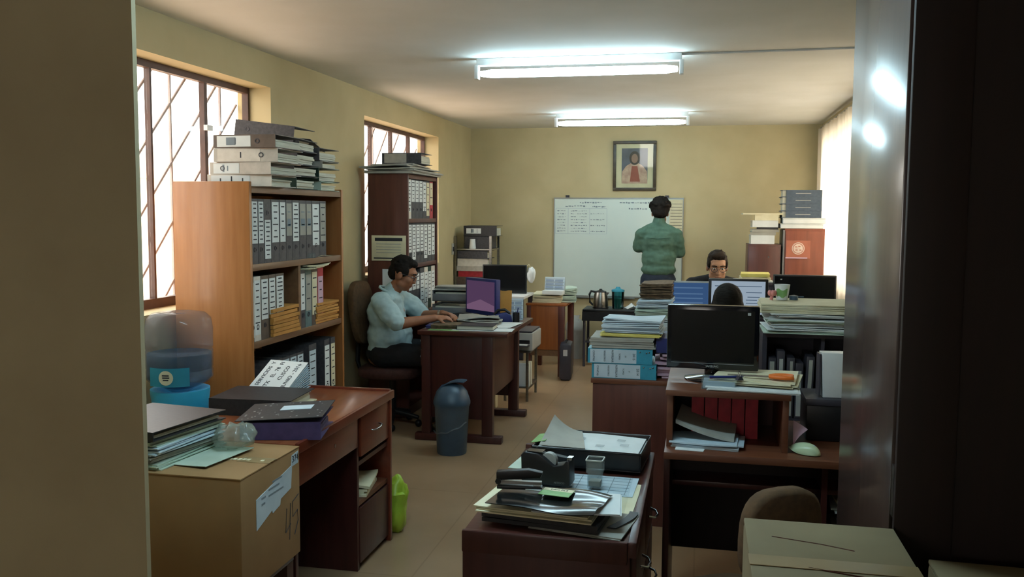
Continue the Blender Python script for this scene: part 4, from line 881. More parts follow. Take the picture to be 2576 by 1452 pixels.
part('body', B(-.09, .11, -.11, .10, 0, .135), 'black', t, .008); part('top_tray', B(-.095, .115, -.115, .105, .135, .16), 'dgrey', t, .006)
t = thing('white_panel_box', 'narrow white box standing upright on the black box unit', 'box', (.50, 3.53, .8955), R_(4))
part('case', MB().prism([(-.042, .0), (.045, 0), (.045, .17), (-.05, .17)], -.03, .03, 'y'), 'white_metal', t, .003); part('edge', B(-.058, -.052, -.03, .03, .005, .165), 'dgrey', t)
# ------------------------------------------------------------------ dark cabinet with folders
t = thing('folder_cabinet', 'dark open cabinet of upright folders behind the computer desk', 'cabinet', (.54, 4.32, 0))
part('side_panel', B(-.26, -.24, -.15, .15, 0, 1.05), 'dgrey', t); part('side_panel', B(.34, .36, -.15, .15, 0, 1.05), 'dgrey', t); part('top', B(-.24, .34, -.15, .15, 1.03, 1.05), 'dgrey', t)
part('back_panel', B(-.24, .34, .14, .15, .02, 1.03), 'dgrey', t); part('shelf', B(-.24, .34, -.14, .14, .64, .66), 'dgrey', t); part('shelf', B(-.24, .34, -.14, .14, .28, .30), 'dgrey', t); part('divider', B(-.005, .01, -.14, .14, .66, 1.03), 'dgrey', t)
rr = random.Random(11)
for i in range(14):
    x = -.215+i*.04; h = rr.uniform(.24, .31)
    if -.025 < x < .03: continue
    t = thing('plastic_folder', f'dark plastic-sleeved folder in the dark cabinet, {LORD[i]}{"" if i == 0 else " from the left"}', 'folder', (.54+x, 4.29, .661), (0, R_(rr.uniform(-3, 3)), 0), 'folders in the dark cabinet')
    part('sleeve', B(-.017, .017, -.11, .11, 0, h), 'dgrey', t, .002); part('sheets', B(-.011+.004*(i % 3), .009, -.113, -.109, .01, h-.015-.02*(i % 2)), 'lgrey' if i % 2 else 'paper_gry', t)  # pale sheet strips double as painted light streaks on the plastic
GK = 'paper bundles on the dark cabinet'
z = 1.0505
for i in range(6):
    bundle(f'crumpled white paper bundle on the dark cabinet, {ORD[6-i]} from the top', (.51+rr.uniform(-.01, .02), 4.30, z), R_(rr.uniform(-4, 4)), .42, .30, 3, .0042, 'paper' if i % 3 else 'paper_grn', 'paper_bundle', 'papers', GK, .018, .007, 90+i); z += .0145
bundle('thick cream paper block topmost on the dark cabinet', (.50, 4.31, z+.002), R_(-1), .46, .31, 9, .0048, 'paper_crm', 'paper_bundle', 'papers', GK, .004, .002, 97); z += .0452
t = thing('cup', 'white cup with green leaf pattern on the cream paper block', 'cup', (.375, 4.36, z+.001))
part('cup', MB().lathe([(.001, 0), (.026, 0), (.036, .072), (.033, .072), (.024, .004), (.001, .004)], n=22), 'paper', t, smooth=40)
part('leaf_print', MB().rings([[((.0275+.1*0+(zz)*.135)*math.cos(a), (.0275+zz*.135)*math.sin(a), zz+.005*math.sin(a*5)) for a in [R_(215+i*12) for i in range(9)]] for zz in (.015, .03, .05)], False, False), 'leafgreen', t)
t = thing('flower', 'small pink flower figure left of the patterned cup', 'ornament', (.325, 4.34, z+.001)); part('stem', MB().tube([(0, 0, 0), (.003, 0, .02)], .008), 'flower', t, smooth=60)
for k in range(5): part('petal', MB().ell((.012*math.cos(k*1.257)+.003, .012*math.sin(k*1.257), .032), (.01, .01, .014)), 'flower', t, smooth=60)
t = thing('blue_lid', 'small dark blue lid on the cream paper block', 'lid', (.43, 4.38, z+.001)); part('lid', MB().lathe([(.001, 0), (.02, 0), (.02, .018), (.001, .022)], n=18), 'bluebin', t, smooth=40); part('tab', B(.018, .045, -.004, .004, .012, .016), 'bluebin', t)
# ------------------------------------------------------------------ desk behind with the turquoise binders
t = thing('desk', 'long red-brown desk with closed front carrying turquoise binders', 'desk', (.0, 4.78, 0))
part('top', B(-.535, .24, -.31, .11, .725, .75), 'hutch', t, .004); part('front_panel', B(-.525, .22, -.30, -.28, 0, .725), 'brown', t, .002)
part('end_panel', B(-.525, -.505, -.28, .10, 0, .725), 'brown', t, .002); part('end_panel', B(.2, .22, -.28, .10, 0, .725), 'brown', t, .002)
GQ = 'turquoise binders on the red-brown desk'
def cy(label, x, y, z, a, rows):
    t = binder(label, (x, y, z+.0375), (0, R_(90), R_(a)), w=.075, h=.325, d=.28, cover='binder_cyan', lab=(.012, .245), labmat='paper_blue', lines=0, hole=0, group=GQ, lw=.92, seed=int(z*100))
    lb = [c for c in t.children if c.name.startswith('spine_label')][0]
    for s, zz, sz in rows: text(s, sz, 'ink', lb, (0, -.142, zz), (R_(90), 0, 0))
    for zz, x2 in ((.262, -.024), (.295, -.02), (.308, -.024)): part('rivet', MB().ell((x2, -.1405, zz), (.004, .002, .004)), 'chrome', t)
rws = [('CONTAB', .03, .013), ('REGISTRO', .085, .012), ('AUXILIAR', .125, .015), ('TOMO', .16, .011), ('V', .19, .012), ('2014', .232, .018)]
cy('lower turquoise binder with pale spine label on the red-brown desk', -.53, 4.63, .7505, -1, rws)
cy('upper turquoise binder with pale spine label on the red-brown desk', -.555, 4.62, .827, 1, [(a.replace('V', 'IV') if a == 'V' else a.replace('2014', '2015'), b, c) for a, b, c in rws])
GZ = 'papers over the turquoise binders'
bundle('grey folder lying over the turquoise binders', (-.38, 4.62, .9035), R_(1), .32, .27, 5, .011, 'paper_gry', 'folder', 'folder', GZ, .006, .004, 101)
bundle('yellow folder under the white papers left of the big monitor', (-.335, 4.63, .961), R_(-2), .30, .26, 3, .006, 'paper_yel', 'folder', 'folder', GZ, .006, .003, 102)
bundle('tilted white papers topmost left of the big monitor', (-.33, 4.63, .981), R_(-3), .29, .25, 9, .0075, 'paper_blue', 'paper_stack', 'papers', GZ, .01, .008, 103)
bundle('crumpled pinkish papers low between binders and big monitor', (-.11, 4.66, .7505), R_(4), .2, .26, 9, .013, 'pink', 'paper_stack', 'papers', GZ, .02, .012, 104)
binder('dark blue binder lying behind the big monitor\'s left edge', (-.22, 4.66, .881+.04), (0, R_(90), R_(3)), w=.075, h=.3, d=.28, cover='navy', lab=None, hole=0, fill=.8, group=GZ)
# ------------------------------------------------------------------ middle desk with two lit screens
t = thing('desk', 'long dark desk with two lit screens in the middle right', 'desk', (.36, 6.12, 0))
part('top', B(-.80, .78, -.30, .33, .725, .75), 'darkx', t, .004)
for x in (-.78, .74): part('end_panel', B(x, x+.025, -.28, .31, 0, .725), 'dark', t)
part('modesty_panel', B(-.755, .74, .2, .215, .3, .725), 'dark', t)
GE = 'papers at the left end of the middle desk'
z = .7505
for i, (mt, wd, n, th, w_) in enumerate((('paper_gry', 'grey paper block', 4, .015, .23), ('paper', 'white paper stack', 8, .011, .235), ('paper_grn', 'greenish paper stack', 6, .01, .23), ('paper_blue', 'bluish fanned paper stack', 6, .010, .22))):
    bundle(f'{wd}, {ORD[4-i]} from the top at the left end of the middle desk', (-.30+(.012 if i == 3 else 0), 6.0, z), R_(3-2*i), w_, .28, n, th, mt, 'paper_stack', 'papers', GE, .012, .006, 110+i); z += n*th+.003
bundle('brown-edged folded files topmost at the left end of the middle desk', (-.285, 6.0, z), R_(-2), .2, .26, 12, .0085, 'brownedge', 'file_stack', 'files', GE, .008, .006, 115)
t = thing('laptop', 'laptop showing a blue page on the middle desk', 'laptop', (-.06, 5.98, .875), R_(2))
part('base', B(-.14, .13, -.12, .1, 0, .018), 'lgrey', t, .004)
ld = part('lid', B(-.14, .13, 0, .008, 0, .25), 'lgrey', t, .004, loc=(0, .1, .012), rot=(R_(-8), 0, 0)); sc = part('screen', B(-.125, .115, -.002, 0, .018, .238), 'scr_blue', ld, label='blue lit page')
m = MB()
for zz in (.20, .16, .13, .10, .06): m.box(-.11, .08, -.003, -.002, zz, zz+.008)
part('page_text', m, 'scr_pale', sc)
solo('laptop_box', B(-.15, .14, -.12, .12, 0, .124), 'carton', 'cardboard box raising the laptop on the middle desk', 'box', (-.06, 5.98, .7505), R_(2), bevel=.003)
t = thing('monitor', 'wide dark-framed monitor showing a white document', 'monitor', (.242, 6.05, .7505), 0)
part('bezel', B(-.19, .19, -.012, .03, .16, .41), 'black', t, .006); sc = part('screen', B(-.172, .172, -.0135, -.012, .178, .395), 'scr_page', t, label='lit white document')
m = MB()
for zz, x0, x1 in ((.32, .05, .15), (.29, .06, .14), (.27, .05, .12), (.25, .05, .15), (.33, -.15, -.05), (.36, -.15, .15)): m.box(x0, x1, -.0142, -.0135, zz, zz+.004)
part('document_text', m, 'scr_line', sc)
part('neck', B(-.03, .03, .01, .03, .01, .2), 'black', t); part('foot', MB().lathe([(.001, 0), (.11, 0), (.11, .008), (.001, .015)], n=24, sy=.8), 'black', t, smooth=40)
t = thing('monitor', 'wide black monitor switched off in front of the curtain', 'monitor', (.69, 6.34, .7505), 0)
part('bezel', B(-.205, .205, -.012, .03, .16, .425), 'black', t, .005); part('screen', B(-.195, .195, -.0135, -.012, .172, .415), 'screen_off', t); part('emblem', B(-.16, -.148, -.0142, -.0135, .39, .398), 'lgrey', t)
part('neck', B(-.03, .03, .01, .03, .01, .2), 'black', t); part('foot', MB().lathe([(.001, 0), (.11, 0), (.11, .008), (.001, .015)], n=24, sy=.8), 'black', t, smooth=40)
solo('crumpled_paper', MB().sheet(lambda u, v: ((u-.5)*.16, (v-.5)*.2, .02+.02*math.sin(u*5+v*4)), 6, 6, .006), 'paper', 'white crumpled paper in front of the laptop screen', 'paper', (-.03, 5.86, .894), smooth=60)
# ------------------------------------------------------------------ facing man's desk
t = thing('desk', 'dark desk of the man in black behind the screens', 'desk', (.36, 6.80, 0))
part('top', B(-.60, .72, -.28, .28, .725, .75), 'darkx', t, .004)
for x in (-.58, .68): part('end_panel', B(x, x+.025, -.26, .26, 0, .725), 'dark', t)
part('modesty_panel', B(-.555, .68, -.22, -.205, .2, .725), 'dark', t)
t = thing('storage_box', 'dark archive box under the yellow folders on the far desk', 'box', (.39, 6.80, .7505)); part('body', B(-.13, .16, -.14, .14, 0, .32), 'dgrey', t, .004); part('lid', B(-.135, .165, -.145, .145, .32, .345), 'dgrey', t, .004)
bundle('white sheet under the yellow folders on the archive box', (.37, 6.78, 1.096), .03, .27, .24, 2, .004, 'paper', 'paper_sheaf', 'papers', None, .01, .002, 120)
for i in range(2): bundle(f'{"lower olive" if i == 0 else "upper yellow"} folder on the archive box before the brown cabinet', (.385, 6.78, 1.1055+i*.0265), R_(2-3*i), .2, .24, 4, .006, 'paper_crm' if i == 0 else 'paper_yel', 'folder', 'folder', 'yellow folders', .004, .001, 121+i)
solo('white_document', MB().sheet(lambda u, v: ((u-.5)*.16, (v-.5)*.22, .13*v), 4, 4, .003), 'paper', 'white document held up before the man in black', 'paper', (.0, 6.87, .90), .2)
solo('document_block', B(-.09, .09, -.12, .12, 0, .148), 'paper_gry', 'grey document block propping the white document on the far desk', 'papers', (.0, 6.87, .7505), .2, bevel=.003)
# ------------------------------------------------------------------ front centre desk with drawers
t = thing('desk', 'narrow dark red drawer desk in the foreground covered with papers', 'desk', (-.385, 2.75, 0))
part('top', B(-.235, .232, -.455, .455, .69, .715), 'darkx', t, .004)
part('edge_rail', B(.214, .238, -.46, .46, .68, .724), 'dark', t, .006); part('edge_rail', B(-.236, .214, -.462, -.445, .66, .722), 'dark', t, .006); part('edge_rail', B(-.236, .214, .44, .46, .68, .73), 'dark', t, .006)
part('end_panel', B(-.235, .22, -.455, -.43, 0, .69), 'dark', t, .004); part('end_panel', B(-.235, .22, .43, .455, 0, .69), 'dark', t, .004); part('back_panel', B(-.235, -.215, -.43, .43, .02, .69), 'dark', t)
for i, (a, b) in enumerate(((.49, .675), (.27, .475), (.05, .255))):
    for s in (-1, 1):
        dr = part('drawer', B(.20, .235, s*.215-.205, s*.215+.205, a, b), 'dark', t, .004); zc = (a+b)/2
        part('handle', MB().tube([(.235, s*.215-.045, zc), (.255, s*.215-.035, zc-.005), (.262, s*.215, zc-.006), (.255, s*.215+.035, zc-.005), (.235, s*.215+.045, zc)], .004), 'chrome', dr, smooth=60)
ZF = .7155
GD = 'papers on the foreground desk'
solo('glass_sheet', B(-.195, .185, -.43, .40, 0, .004), 'glass', 'glass sheet laid over the papers on the foreground desk', 'glass', (-.385, 2.74, ZF+.007))
solo('desk_sheet', B(-.18, .2, -.21, .21, 0, .002), 'paper_crm', 'large cream sheet on the near right of the foreground desk', 'paper', (-.375, 2.62, ZF), R_(-2), GD)
t = thing('printed_sheet', 'white printed table sheet below the clear cup', 'paper', (-.345, 2.79, ZF+.0025), R_(-2), GD)
part('sheet', B(-.2, .16, -.10, .10, 0, .0015), 'paper_blue', t)
m = MB()
for i in range(7): m.box(-.18+i*.052, -.178+i*.052, -.09, .09, .0015, .002)
for i in range(6): m.box(-.18, .14, -.085+i*.033, -.0835+i*.033, .0015, .002)
part('printed_table', m, 'inkl', t)
solo('desk_sheet', B(-.06, .06, -.12, .12, 0, .002), 'paper_grn', 'greenish sheet at the back left of the foreground desk', 'paper', (-.555, 3.03, ZF), R_(-6), GD)
ZG = ZF+.0112
# letter tray with papers
t = thing('letter_tray', 'black letter tray full of printed papers at the back of the foreground desk', 'tray', (-.355, 3.06, ZG), R_(-4))
a, b, h = .185, .13, .062
part('tray', MB().box(-a, a, -b, b, 0, .004).box(-a, -a+.004, -b, b, .004, h).box(a-.004, a, -b, b, .004, h).box(-a+.004, a-.004, -b, -b+.004, .004, h).box(-a+.004, a-.004, b-.004, b, .004, h), 'black', t, .002)
part('rim', MB().tube([(-a, -b, h), (a, -b, h), (a, b, h), (-a, b, h), (-a, -b, h)], .004, 8), 'blackgl', t, smooth=60)
for i in range(7): part('sheet', MB().sheet(lambda u, v: ((u-.5)*.345+.003*math.sin(i*2), (v-.5)*.235, .008+.007*(i+1)+.004*math.sin(u*4+i)), 6, 4, .005), ('paper', 'paper_blue')[i % 2], t)
m = MB()
for x, y in ((-.08, .06), (-.06, .03), (.08, .04), (.1, -.02), (.02, -.05)):
    for k in range(3): m.box(x, x+.03, y-k*.01, y-k*.01+.002, .064, .0645)
part('printed_text', m, 'inkl', t)
part('curled_sheet', MB().sheet(lambda u, v: (-.165+.16*u*(1-.35*v), -.115+.23*v, .062+.055*(1-u)**2*v+.004), 10, 8, .0015), 'paper_gry', t, smooth=60)
part('green_slip', MB().sheet(lambda u, v: (-.2+.05*u, -.09+.12*v, .066+.01*u), 3, 3, .0015), 'leafgreen', t)
# tape dispenser
t = thing('tape_dispenser', 'black desk tape dispenser with tape roll', 'tape dispenser', (-.465, 2.75, ZG), R_(-8))
prof = [(-.075, 0), (.08, 0), (.085, .012), (.083, .082), (.072, .085), (.062, .07), (.03, .062), (.0, .085), (-.02, .097), (-.068, .1), (-.078, .09)]
part('body', MB().prism(prof, -.03, .03, 'y'), 'black', t, .005)
part('hub_recess', B(-.062, -.01, -.018, .018, .0985, .1015), 'blackgl', t)
part('tape_roll', MB().tube([(.008, -.011, .073), (.008, .011, .073)], .026, 24), 'lgrey', t, smooth=40); part('tape_tongue', MB().prism([(.02, .093), (.074, .0865), (.074, .088), (.02, .096)], -.009, .009, 'y'), 'clear', t); part('cutter', B(.07, .086, -.013, .013, .083, .091), 'chrome', t)
text('ARTESCO', .008, 'grey', t, (.05, -.0306, .012), (R_(90), 0, 0), 'brand_lettering')
# clear cup
t = thing('clear_cup', 'square clear plastic cup standing on the printed sheet', 'cup', (-.31, 2.745, ZG), R_(-3))
def sq(r, z): return [(x*r, y*r, z) for x, y in ((-1, -.85), (-.85, -1), (.85, -1), (1, -.85), (1, .85), (.85, 1), (-.85, 1), (-1, .85))]
part('wall', MB().rings([sq(.022, 0), sq(.022, .045), sq(.026, .048), sq(.026, .088), sq(.0235, .088), sq(.0235, .05), sq(.0195, .046), sq(.0195, .004)]), 'clear', t); part('rim', MB().rings([sq(.0275, .086), sq(.0275, .09), sq(.024, .09), sq(.024, .086)], caps=False), 'lgrey', t)
part('clips', B(-.018, .018, -.018, .018, .005, .02), 'paper_gry', t)
# folders pile at front
bundle('black document case at the bottom of the foreground folders', (-.405, 2.43, ZG), R_(-7), .33, .19, 2, .0125, 'binder_blk', 'document_case', 'folder', GD, .002, .001, 130)
bundle('grey papers peeking out right beneath the black document case', (-.30, 2.42, ZF+.003), R_(-9), .26, .2, 2, .0035, 'paper_gry', 'loose_papers', 'papers', GD, .008, .001, 131)
bundle('cream papers between the black case and the glossy folder', (-.42, 2.435, ZG+.0255), R_(-8), .33, .20, 4, .0045, 'paper_crm', 'loose_papers', 'papers', GD, .014, .004, 132)
bundle('white papers sticking out right under the glossy folder', (-.32, 2.43, ZG+.0445), R_(4), .24, .18, 2, .002, 'paper', 'loose_papers', 'papers', GD, .012, .002, 133)
t = thing('glossy_folder', 'glossy black plastic folder with green label on the foreground desk', 'folder', (-.40, 2.418, ZG+.0495), R_(-9), GD)
part('cover', MB().sheet(lambda u, v: ((u-.5)*.31, (v-.5)*.20, .008+.007*math.sin(u*7+v*3)*u+.004*math.sin(v*9)*u), 20, 14, .0022), mat('glossy_vinyl', '#16191a', None, .14, 10, spec=.45, coat=.1), t, smooth=70)
lb = part('label', B(-.035, .055, -.02, .045, .0, .0015), 'leafgreen', t, label='green and white label', loc=(0, .02, .0165)); part('label_band', B(-.034, .054, .02, .044, .0015, .0019), 'paper_crm', lb); text('DENI FILE', .012, 'ink', lb, (.012, .032, .002), (0, 0, 0))
part('fastener', B(-.08, -.035, -.01, .01, 0, .003), 'lgrey', t, loc=(0, .03, .0165))
# stapler
t = thing('stapler', 'open black stapler lying on the glossy folder', 'stapler', (-.49, 2.465, ZG+.066), R_(6))
part('base', MB().prism([(-.07, 0), (.06, 0), (.06, .008), (-.07, .01)], -.014, .014, 'y'), 'black', t, .002); part('magazine', B(-.06, .058, -.008, .008, .014, .022), 'steel', t); part('arm', MB().prism([(-.072, .024), (.055, .034), (.062, .05), (.02, .058), (-.072, .05)], -.013, .013, 'y'), 'black', t, .004); part('hinge', MB().tube([(-.066, -.015, .022), (-.066, .015, .022)], .009), 'black', t)
part('anvil', B(.035, .055, -.009, .009, .008, .011), 'chrome', t)
# black strap on the cream sheet
solo('black_band', MB().sheet(lambda u, v: (.025*u+.02*math.sin(v*2.6)+.02*v, v*.15, .002+.004*math.sin(v*3)), 3, 8, .002), 'binder_blk', 'black folder strip curling at the right of the foreground desk', 'strip', (-.235, 2.38, ZG), R_(-8), smooth=60)
# ------------------------------------------------------------------ brown chair and foreground boxes
office_chair('brown upholstered office chair at the computer desk', (.095, 2.66, 0), R_(34), 'fabric_brn', 'fabric_brn', .42, (.245, .265), rake=.05)
def carton(label, loc, rz, w, d, h, seed):
    t = thing('cardboard_box', label, 'box', loc, rz, 'cardboard boxes in the doorway'); rr = random.Random(seed)
    part('body', B(-w/2, w/2, -d/2, d/2, 0, h-.008), 'carton2', t, .006)
    part('flap', B(-w/2, w/2, -d/2, -.002, h-.008, h-.001), 'carton2', t, .003); part('flap', B(-w/2, w/2, .003, d/2, h-.008, h), 'carton2', t, .003)
    m = MB()
    for k in range(3):
        x = rr.uniform(-.4, .1)*w; y = rr.uniform(-.4, .4)*d; m.tube([(x, y, h), (x+.3*w, y-.05*d, h), (x+.5*w if x < 0 else w*.45, y-.1*d, h)], .0012, 5)
    part('crease', m, 'brown', t)['kind'] = 'stuff'
    part('tape', B(-w/2-.0008, w/2+.0008, -.022, .022, h-.0005, h+.0006), 'tape', t)
carton('worn cardboard box, upper of the two stacked in the doorway', (.213, 1.43, .53), 0, .254, .40, .505, 1)
carton('worn cardboard box, lower of the two stacked in the doorway', (.213, 1.43, 0), 0, .26, .39, .529, 2)
carton('dim cardboard box, upper of the two beside the dark panel', (.60, 1.46, .51), R_(-2), .42, .30, .48, 3)
carton('dim cardboard box, lower of the two beside the dark panel', (.60, 1.46, 0), R_(-2), .42, .30, .509, 4)
# ------------------------------------------------------------------ people
def remesh(mb, mt, voxel, smooth=3, folds=0, fs=9, fstretch=(1, 1, 1), name='body'):
    me = mb.mesh(name, mt); o = bpy.data.objects.new('tmp', me)
    r = o.modifiers.new('r', 'REMESH'); r.mode = 'VOXEL'; r.voxel_size = voxel; r.use_smooth_shade = True
    s = o.modifiers.new('s', 'SMOOTH'); s.factor = .5; s.iterations = smooth
    out = bake(o)
    if folds:
        st = Vector(fstretch)
        nv = len(out.vertices); co = [0.0]*nv*3; no = [0.0]*nv*3
        out.vertices.foreach_get('co', co); out.vertices.foreach_get('normal', no)
        for i in range(0, nv*3, 3):
            p = Vector((co[i]*st.x, co[i+1]*st.y, co[i+2]*st.z))*fs; k = (noise.noise(p)+.5*noise.noise(p*2.3))*folds
            for j in (0, 1, 2): co[i+j] += no[i+j]*k
        out.vertices.foreach_set('co', co)
    out.materials.clear(); out.materials.append(K[mt]); out.polygons.foreach_set('use_smooth', [True]*len(out.polygons)); return out
def head_parts(T, b):
    """adds skull, face and ears to b (face looks to local +y, chin at about z=-.115); T places it"""
    e = lambda c, r, M=None: b.ell(T @ Vector(c), r, (T.to_3x3() @ M) if M else T.to_3x3(), 18, 12)
    e((0, -.012, .03), (.076, .094, .093)); e((0, .03, -.03), (.062, .062, .085)); e((0, .045, -.08), (.036, .04, .035))
    e((0, .075, .035), (.055, .02, .022)); e((0, .092, -.012), (.011, .016, .026), Matrix.Rotation(R_(-18), 3, 'X')); e((0, .1, -.028), (.015, .013, .011))
    for s in (-1, 1):
        e((s*.038, .06, -.025), (.024, .026, .022)); e((s*.077, -.005, -.01), (.011, .02, .032)); e((s*.045, .02, -.065), (.02, .035, .03))
    e((0, .083, -.058), (.024, .014, .008)); e((0, .08, -.068), (.02, .013, .008))
def face_details(t, T, mt_l='lips', hair='hair'):
    for s in (-1, 1):
        part('eye', MB().ell(T @ Vector((s*.031, .078, .008)), (.013, .007, .007), T.to_3x3()), 'eye', t, smooth=60)
        part('iris', MB().ell(T @ Vector((s*.031, .0835, .007)), (.006, .003, .006), T.to_3x3()), 'iris', t, smooth=60)
        part('eyebrow', MB().tube([T @ Vector(p) for p in ((s*.012, .095, .03), (s*.032, .093, .036), (s*.052, .079, .03))], .0045, 6), hair, t, smooth=60)
    part('mouth', MB().tube([T @ Vector(p) for p in ((-.024, .087, -.062), (0, .0965, -.06), (.024, .087, -.062))], .0045, 6), mt_l, t, smooth=60)
def glasses(t, T):
    m = MB()
    for s in (-1, 1):
        m.tube([T @ Vector((s*.033+.024*math.cos(a), .101-.004*abs(math.cos(a)), .004+.018*math.sin(a))) for a in [2*math.pi*k/14 for k in range(15)]], .002, 6)
        m.tube([T @ Vector(p) for p in ((s*.057, .095, .008), (s*.078, .05, .01), (s*.084, -.01, .008))], .002, 6)
    m.tube([T @ Vector(p) for p in ((-.01, .106, .006), (0, .108, .01), (.01, .106, .006))], .002, 6)
    part('glasses', m, 'dgrey', t, smooth=60)
def short_hair(t, T, mt, vol=1.0, seed=0, tufts=26, tr=.016, fringe=.055):
    b = MB(); R3 = T.to_3x3()
    e = lambda c, r: b.ell(T @ Vector(c), r, R3, 20, 14)
    e((0, -.022, .052), (.083*vol, .094*vol, .088*vol)); e((0, -.06, .0), (.07*vol, .055*vol, .07)); e((0, .04, fringe+.04), (.06, .04, .03))
    for s in (-1, 1): e((s*.066, .0, .03), (.018*vol, .05, .045))
    rr = random.Random(seed)
    for k in range(tufts):
        a, z = rr.uniform(0, 6.28), rr.uniform(.0, 1); q = (1-z*z)**.5
        e((.08*vol*q*math.cos(a), -.022+.09*vol*q*math.sin(a) - (.03 if math.sin(a) > .3 and z < .5 else 0), .055+.085*vol*z), (tr*1.2, tr*1.2, tr))
    part('hair', remesh(b, mt, .008, 2, .003, 60, name='hair'), mt, t)
def hand(b, wrist, dirv, palmn, side, curl=.5, size=1.0):
    """palm plus five bent fingers; dirv points from wrist to knuckles, palmn out of the palm"""
    d = Vector(dirv).normalized(); n = Vector(palmn); n = (n-d*n.dot(d)).normalized(); s = d.cross(n)*side; w = Vector(wrist)
    M = Matrix((s, d, n)).transposed()
    b.ell(w+d*.045*size, (.04*size, .052*size, .017*size), M, 14, 10); b.cap(w-d*.01, .024*size, w+d*.03*size, .022*size)
    for i, (o, L) in enumerate(((-.03, .062), (-.01, .075), (.011, .072), (.03, .056))):
        p = w+d*.085*size+s*o*size; a = 0
        for k, q in enumerate((.45, .32, .25)):
            a += curl*(.5+.3*k); nd = d*math.cos(a)+n*math.sin(a); p2 = p+nd*L*q*size; b.cap(p, (.0092-.001*k)*size, p2, (.0085-.001*k)*size, 8); p = p2
    p = w+d*.03*size-s*.033*size; th = (d*.6-s*.6+n*.45).normalized(); p2 = p+th*.035*size; b.cap(p, .0115*size, p2, .0105*size, 8); p3 = p2+(d*.8+n*.5).normalized()*.028*size; b.cap(p2, .0105*size, p3, .0085*size, 8)
def HT(c, yawd, pitchd, rolld=0): return Matrix.Translation(c) @ Euler((R_(pitchd), R_(rolld), R_(yawd)), 'XYZ').to_matrix().to_4x4()
# --- man in pale blue at the dark red desk (faces +x)
t = thing('person', 'man in pale blue shirt and glasses seated, busy with his hands at the desk', 'person', (0, -.05, 0))
T = HT((-2.125, 6.25, 1.135), -82, -22)
b = MB(); head_parts(T, b)
b.chain(((-2.235, 6.26, .97), .058), ((-2.17, 6.25, 1.05), .052))
b.ell((-2.25, 6.27, .82), (.12, .17, .2)); b.ell((-2.25, 6.27, .62), (.13, .16, .16)); b.ell((-2.26, 6.27, .53), (.14, .17, .1))
sr, sl = (-2.24, 6.085, .93), (-2.24, 6.455, .94); er, el = (-2.075, 5.99, .80), (-2.06, 6.50, .80); wr_, wl = (-1.845, 6.12, .835), (-1.84, 6.31, .845)
b.chain((sr, .058), (er, .045), (wr_, .027)); b.chain((sl, .058), (el, .045), (wl, .027))
hand(b, wr_, (.75, .35, .0), (.1, .3, -1), 1, .75); hand(b, wl, (.75, -.4, .0), (.1, -.3, -1), -1, .75)
for y, s in ((6.17, -1), (6.37, 1)): b.chain(((-2.25, y, .545), .085), ((-1.88, y+s*.01, .555), .06), ((-1.87, y+s*.02, .12), .04)); b.cap((-1.88, y+s*.02, .06), .038, (-1.74, y+s*.03, .045), .032)
part('body', remesh(b, 'skin', .0065, 2, name='body'), None, t)
face_details(t, T); glasses(t, T); short_hair(t, T, 'hair', .96, 1, 12, .010)
b = MB()
b.ell((-2.26, 6.27, .84), (.135, .195, .17)); b.ell((-2.235, 6.27, .68), (.165, .185, .19)); b.ell((-2.23, 6.27, .58), (.17, .185, .1)); b.ell((-2.235, 6.27, .95), (.1, .15, .07))
b.chain(((-2.235, 6.262, .955), .075), ((-2.205, 6.255, 1.01), .066))
b.chain(((-2.245, 6.10, .945), .075), ((-2.15, 6.03, .865), .078), ((-2.085, 5.995, .81), .066)); b.chain(((-2.245, 6.44, .945), .075), ((-2.13, 6.49, .87), .078), ((-2.065, 6.50, .81), .066))
part('shirt', remesh(b, 'shirt_blue', .009, 3, .011, 9, (1, 1, 1.6), 'shirt'), None, t, label='pale blue shirt with short loose sleeves')
part('collar', MB().tube([(-2.235+.07*math.cos(a), 6.257+.066*math.sin(a), 1.012-.028*math.cos(a)) for a in [R_(25+i*31) for i in range(11)]], .009, 8), 'shirt_blue', t, smooth=70)
b = MB(); b.ell((-2.25, 6.27, .545), (.16, .185, .1))
for y, s in ((6.17, -1), (6.37, 1)): b.chain(((-2.25, y, .55), .098), ((-1.88, y+s*.01, .56), .075), ((-1.87, y+s*.02, .12), .055))
part('trousers', remesh(b, 'cloth_blk', .01, 3, .005, 10, name='trousers'), None, t)
for y in (6.145, 6.395): part('shoe', MB().ell((-1.80, y, .045), (.13, .045, .045), n=16, k=10), 'shoe', t, smooth=60)
part('wristwatch', MB().rings([[(-1.865+.0*k+dx, 6.30+.031*math.cos(2*math.pi*k/16), .84+.031*math.sin(2*math.pi*k/16)) for k in range(16)] for dx in (-.009, .009)], caps=False), 'chrome', t, smooth=60)
# --- man in green shirt at the whiteboard (faces +y, arms folded)
t = thing('person', 'man in dark green shirt standing at the whiteboard with arms folded', 'person', (0, 0, 0))
T = HT((-.425, 9.31, 1.595), 4, -8)
b = MB(); head_parts(T, b); b.chain(((-.43, 9.27, 1.42), .062), ((-.428, 9.29, 1.53), .056))
b.ell((-.43, 9.28, 1.27), (.165, .105, .22)); b.ell((-.43, 9.28, 1.05), (.145, .1, .2)); b.ell((-.43, 9.28, .93), (.155, .105, .12))
L = ((-.60, 9.27, 1.375), (-.635, 9.32, 1.25), (-.42, 9.45, 1.24)); Q = ((-.26, 9.27, 1.37), (-.225, 9.33, 1.2), (-.46, 9.44, 1.19))
for a in (L, Q): b.chain((a[0], .058), (a[1], .045), (a[2], .028))
hand(b, L[2], (1, .0, .05), (0, -1, 0), 1, .3); hand(b, Q[2], (-1, 0, .05), (0, -1, 0), -1, .3)
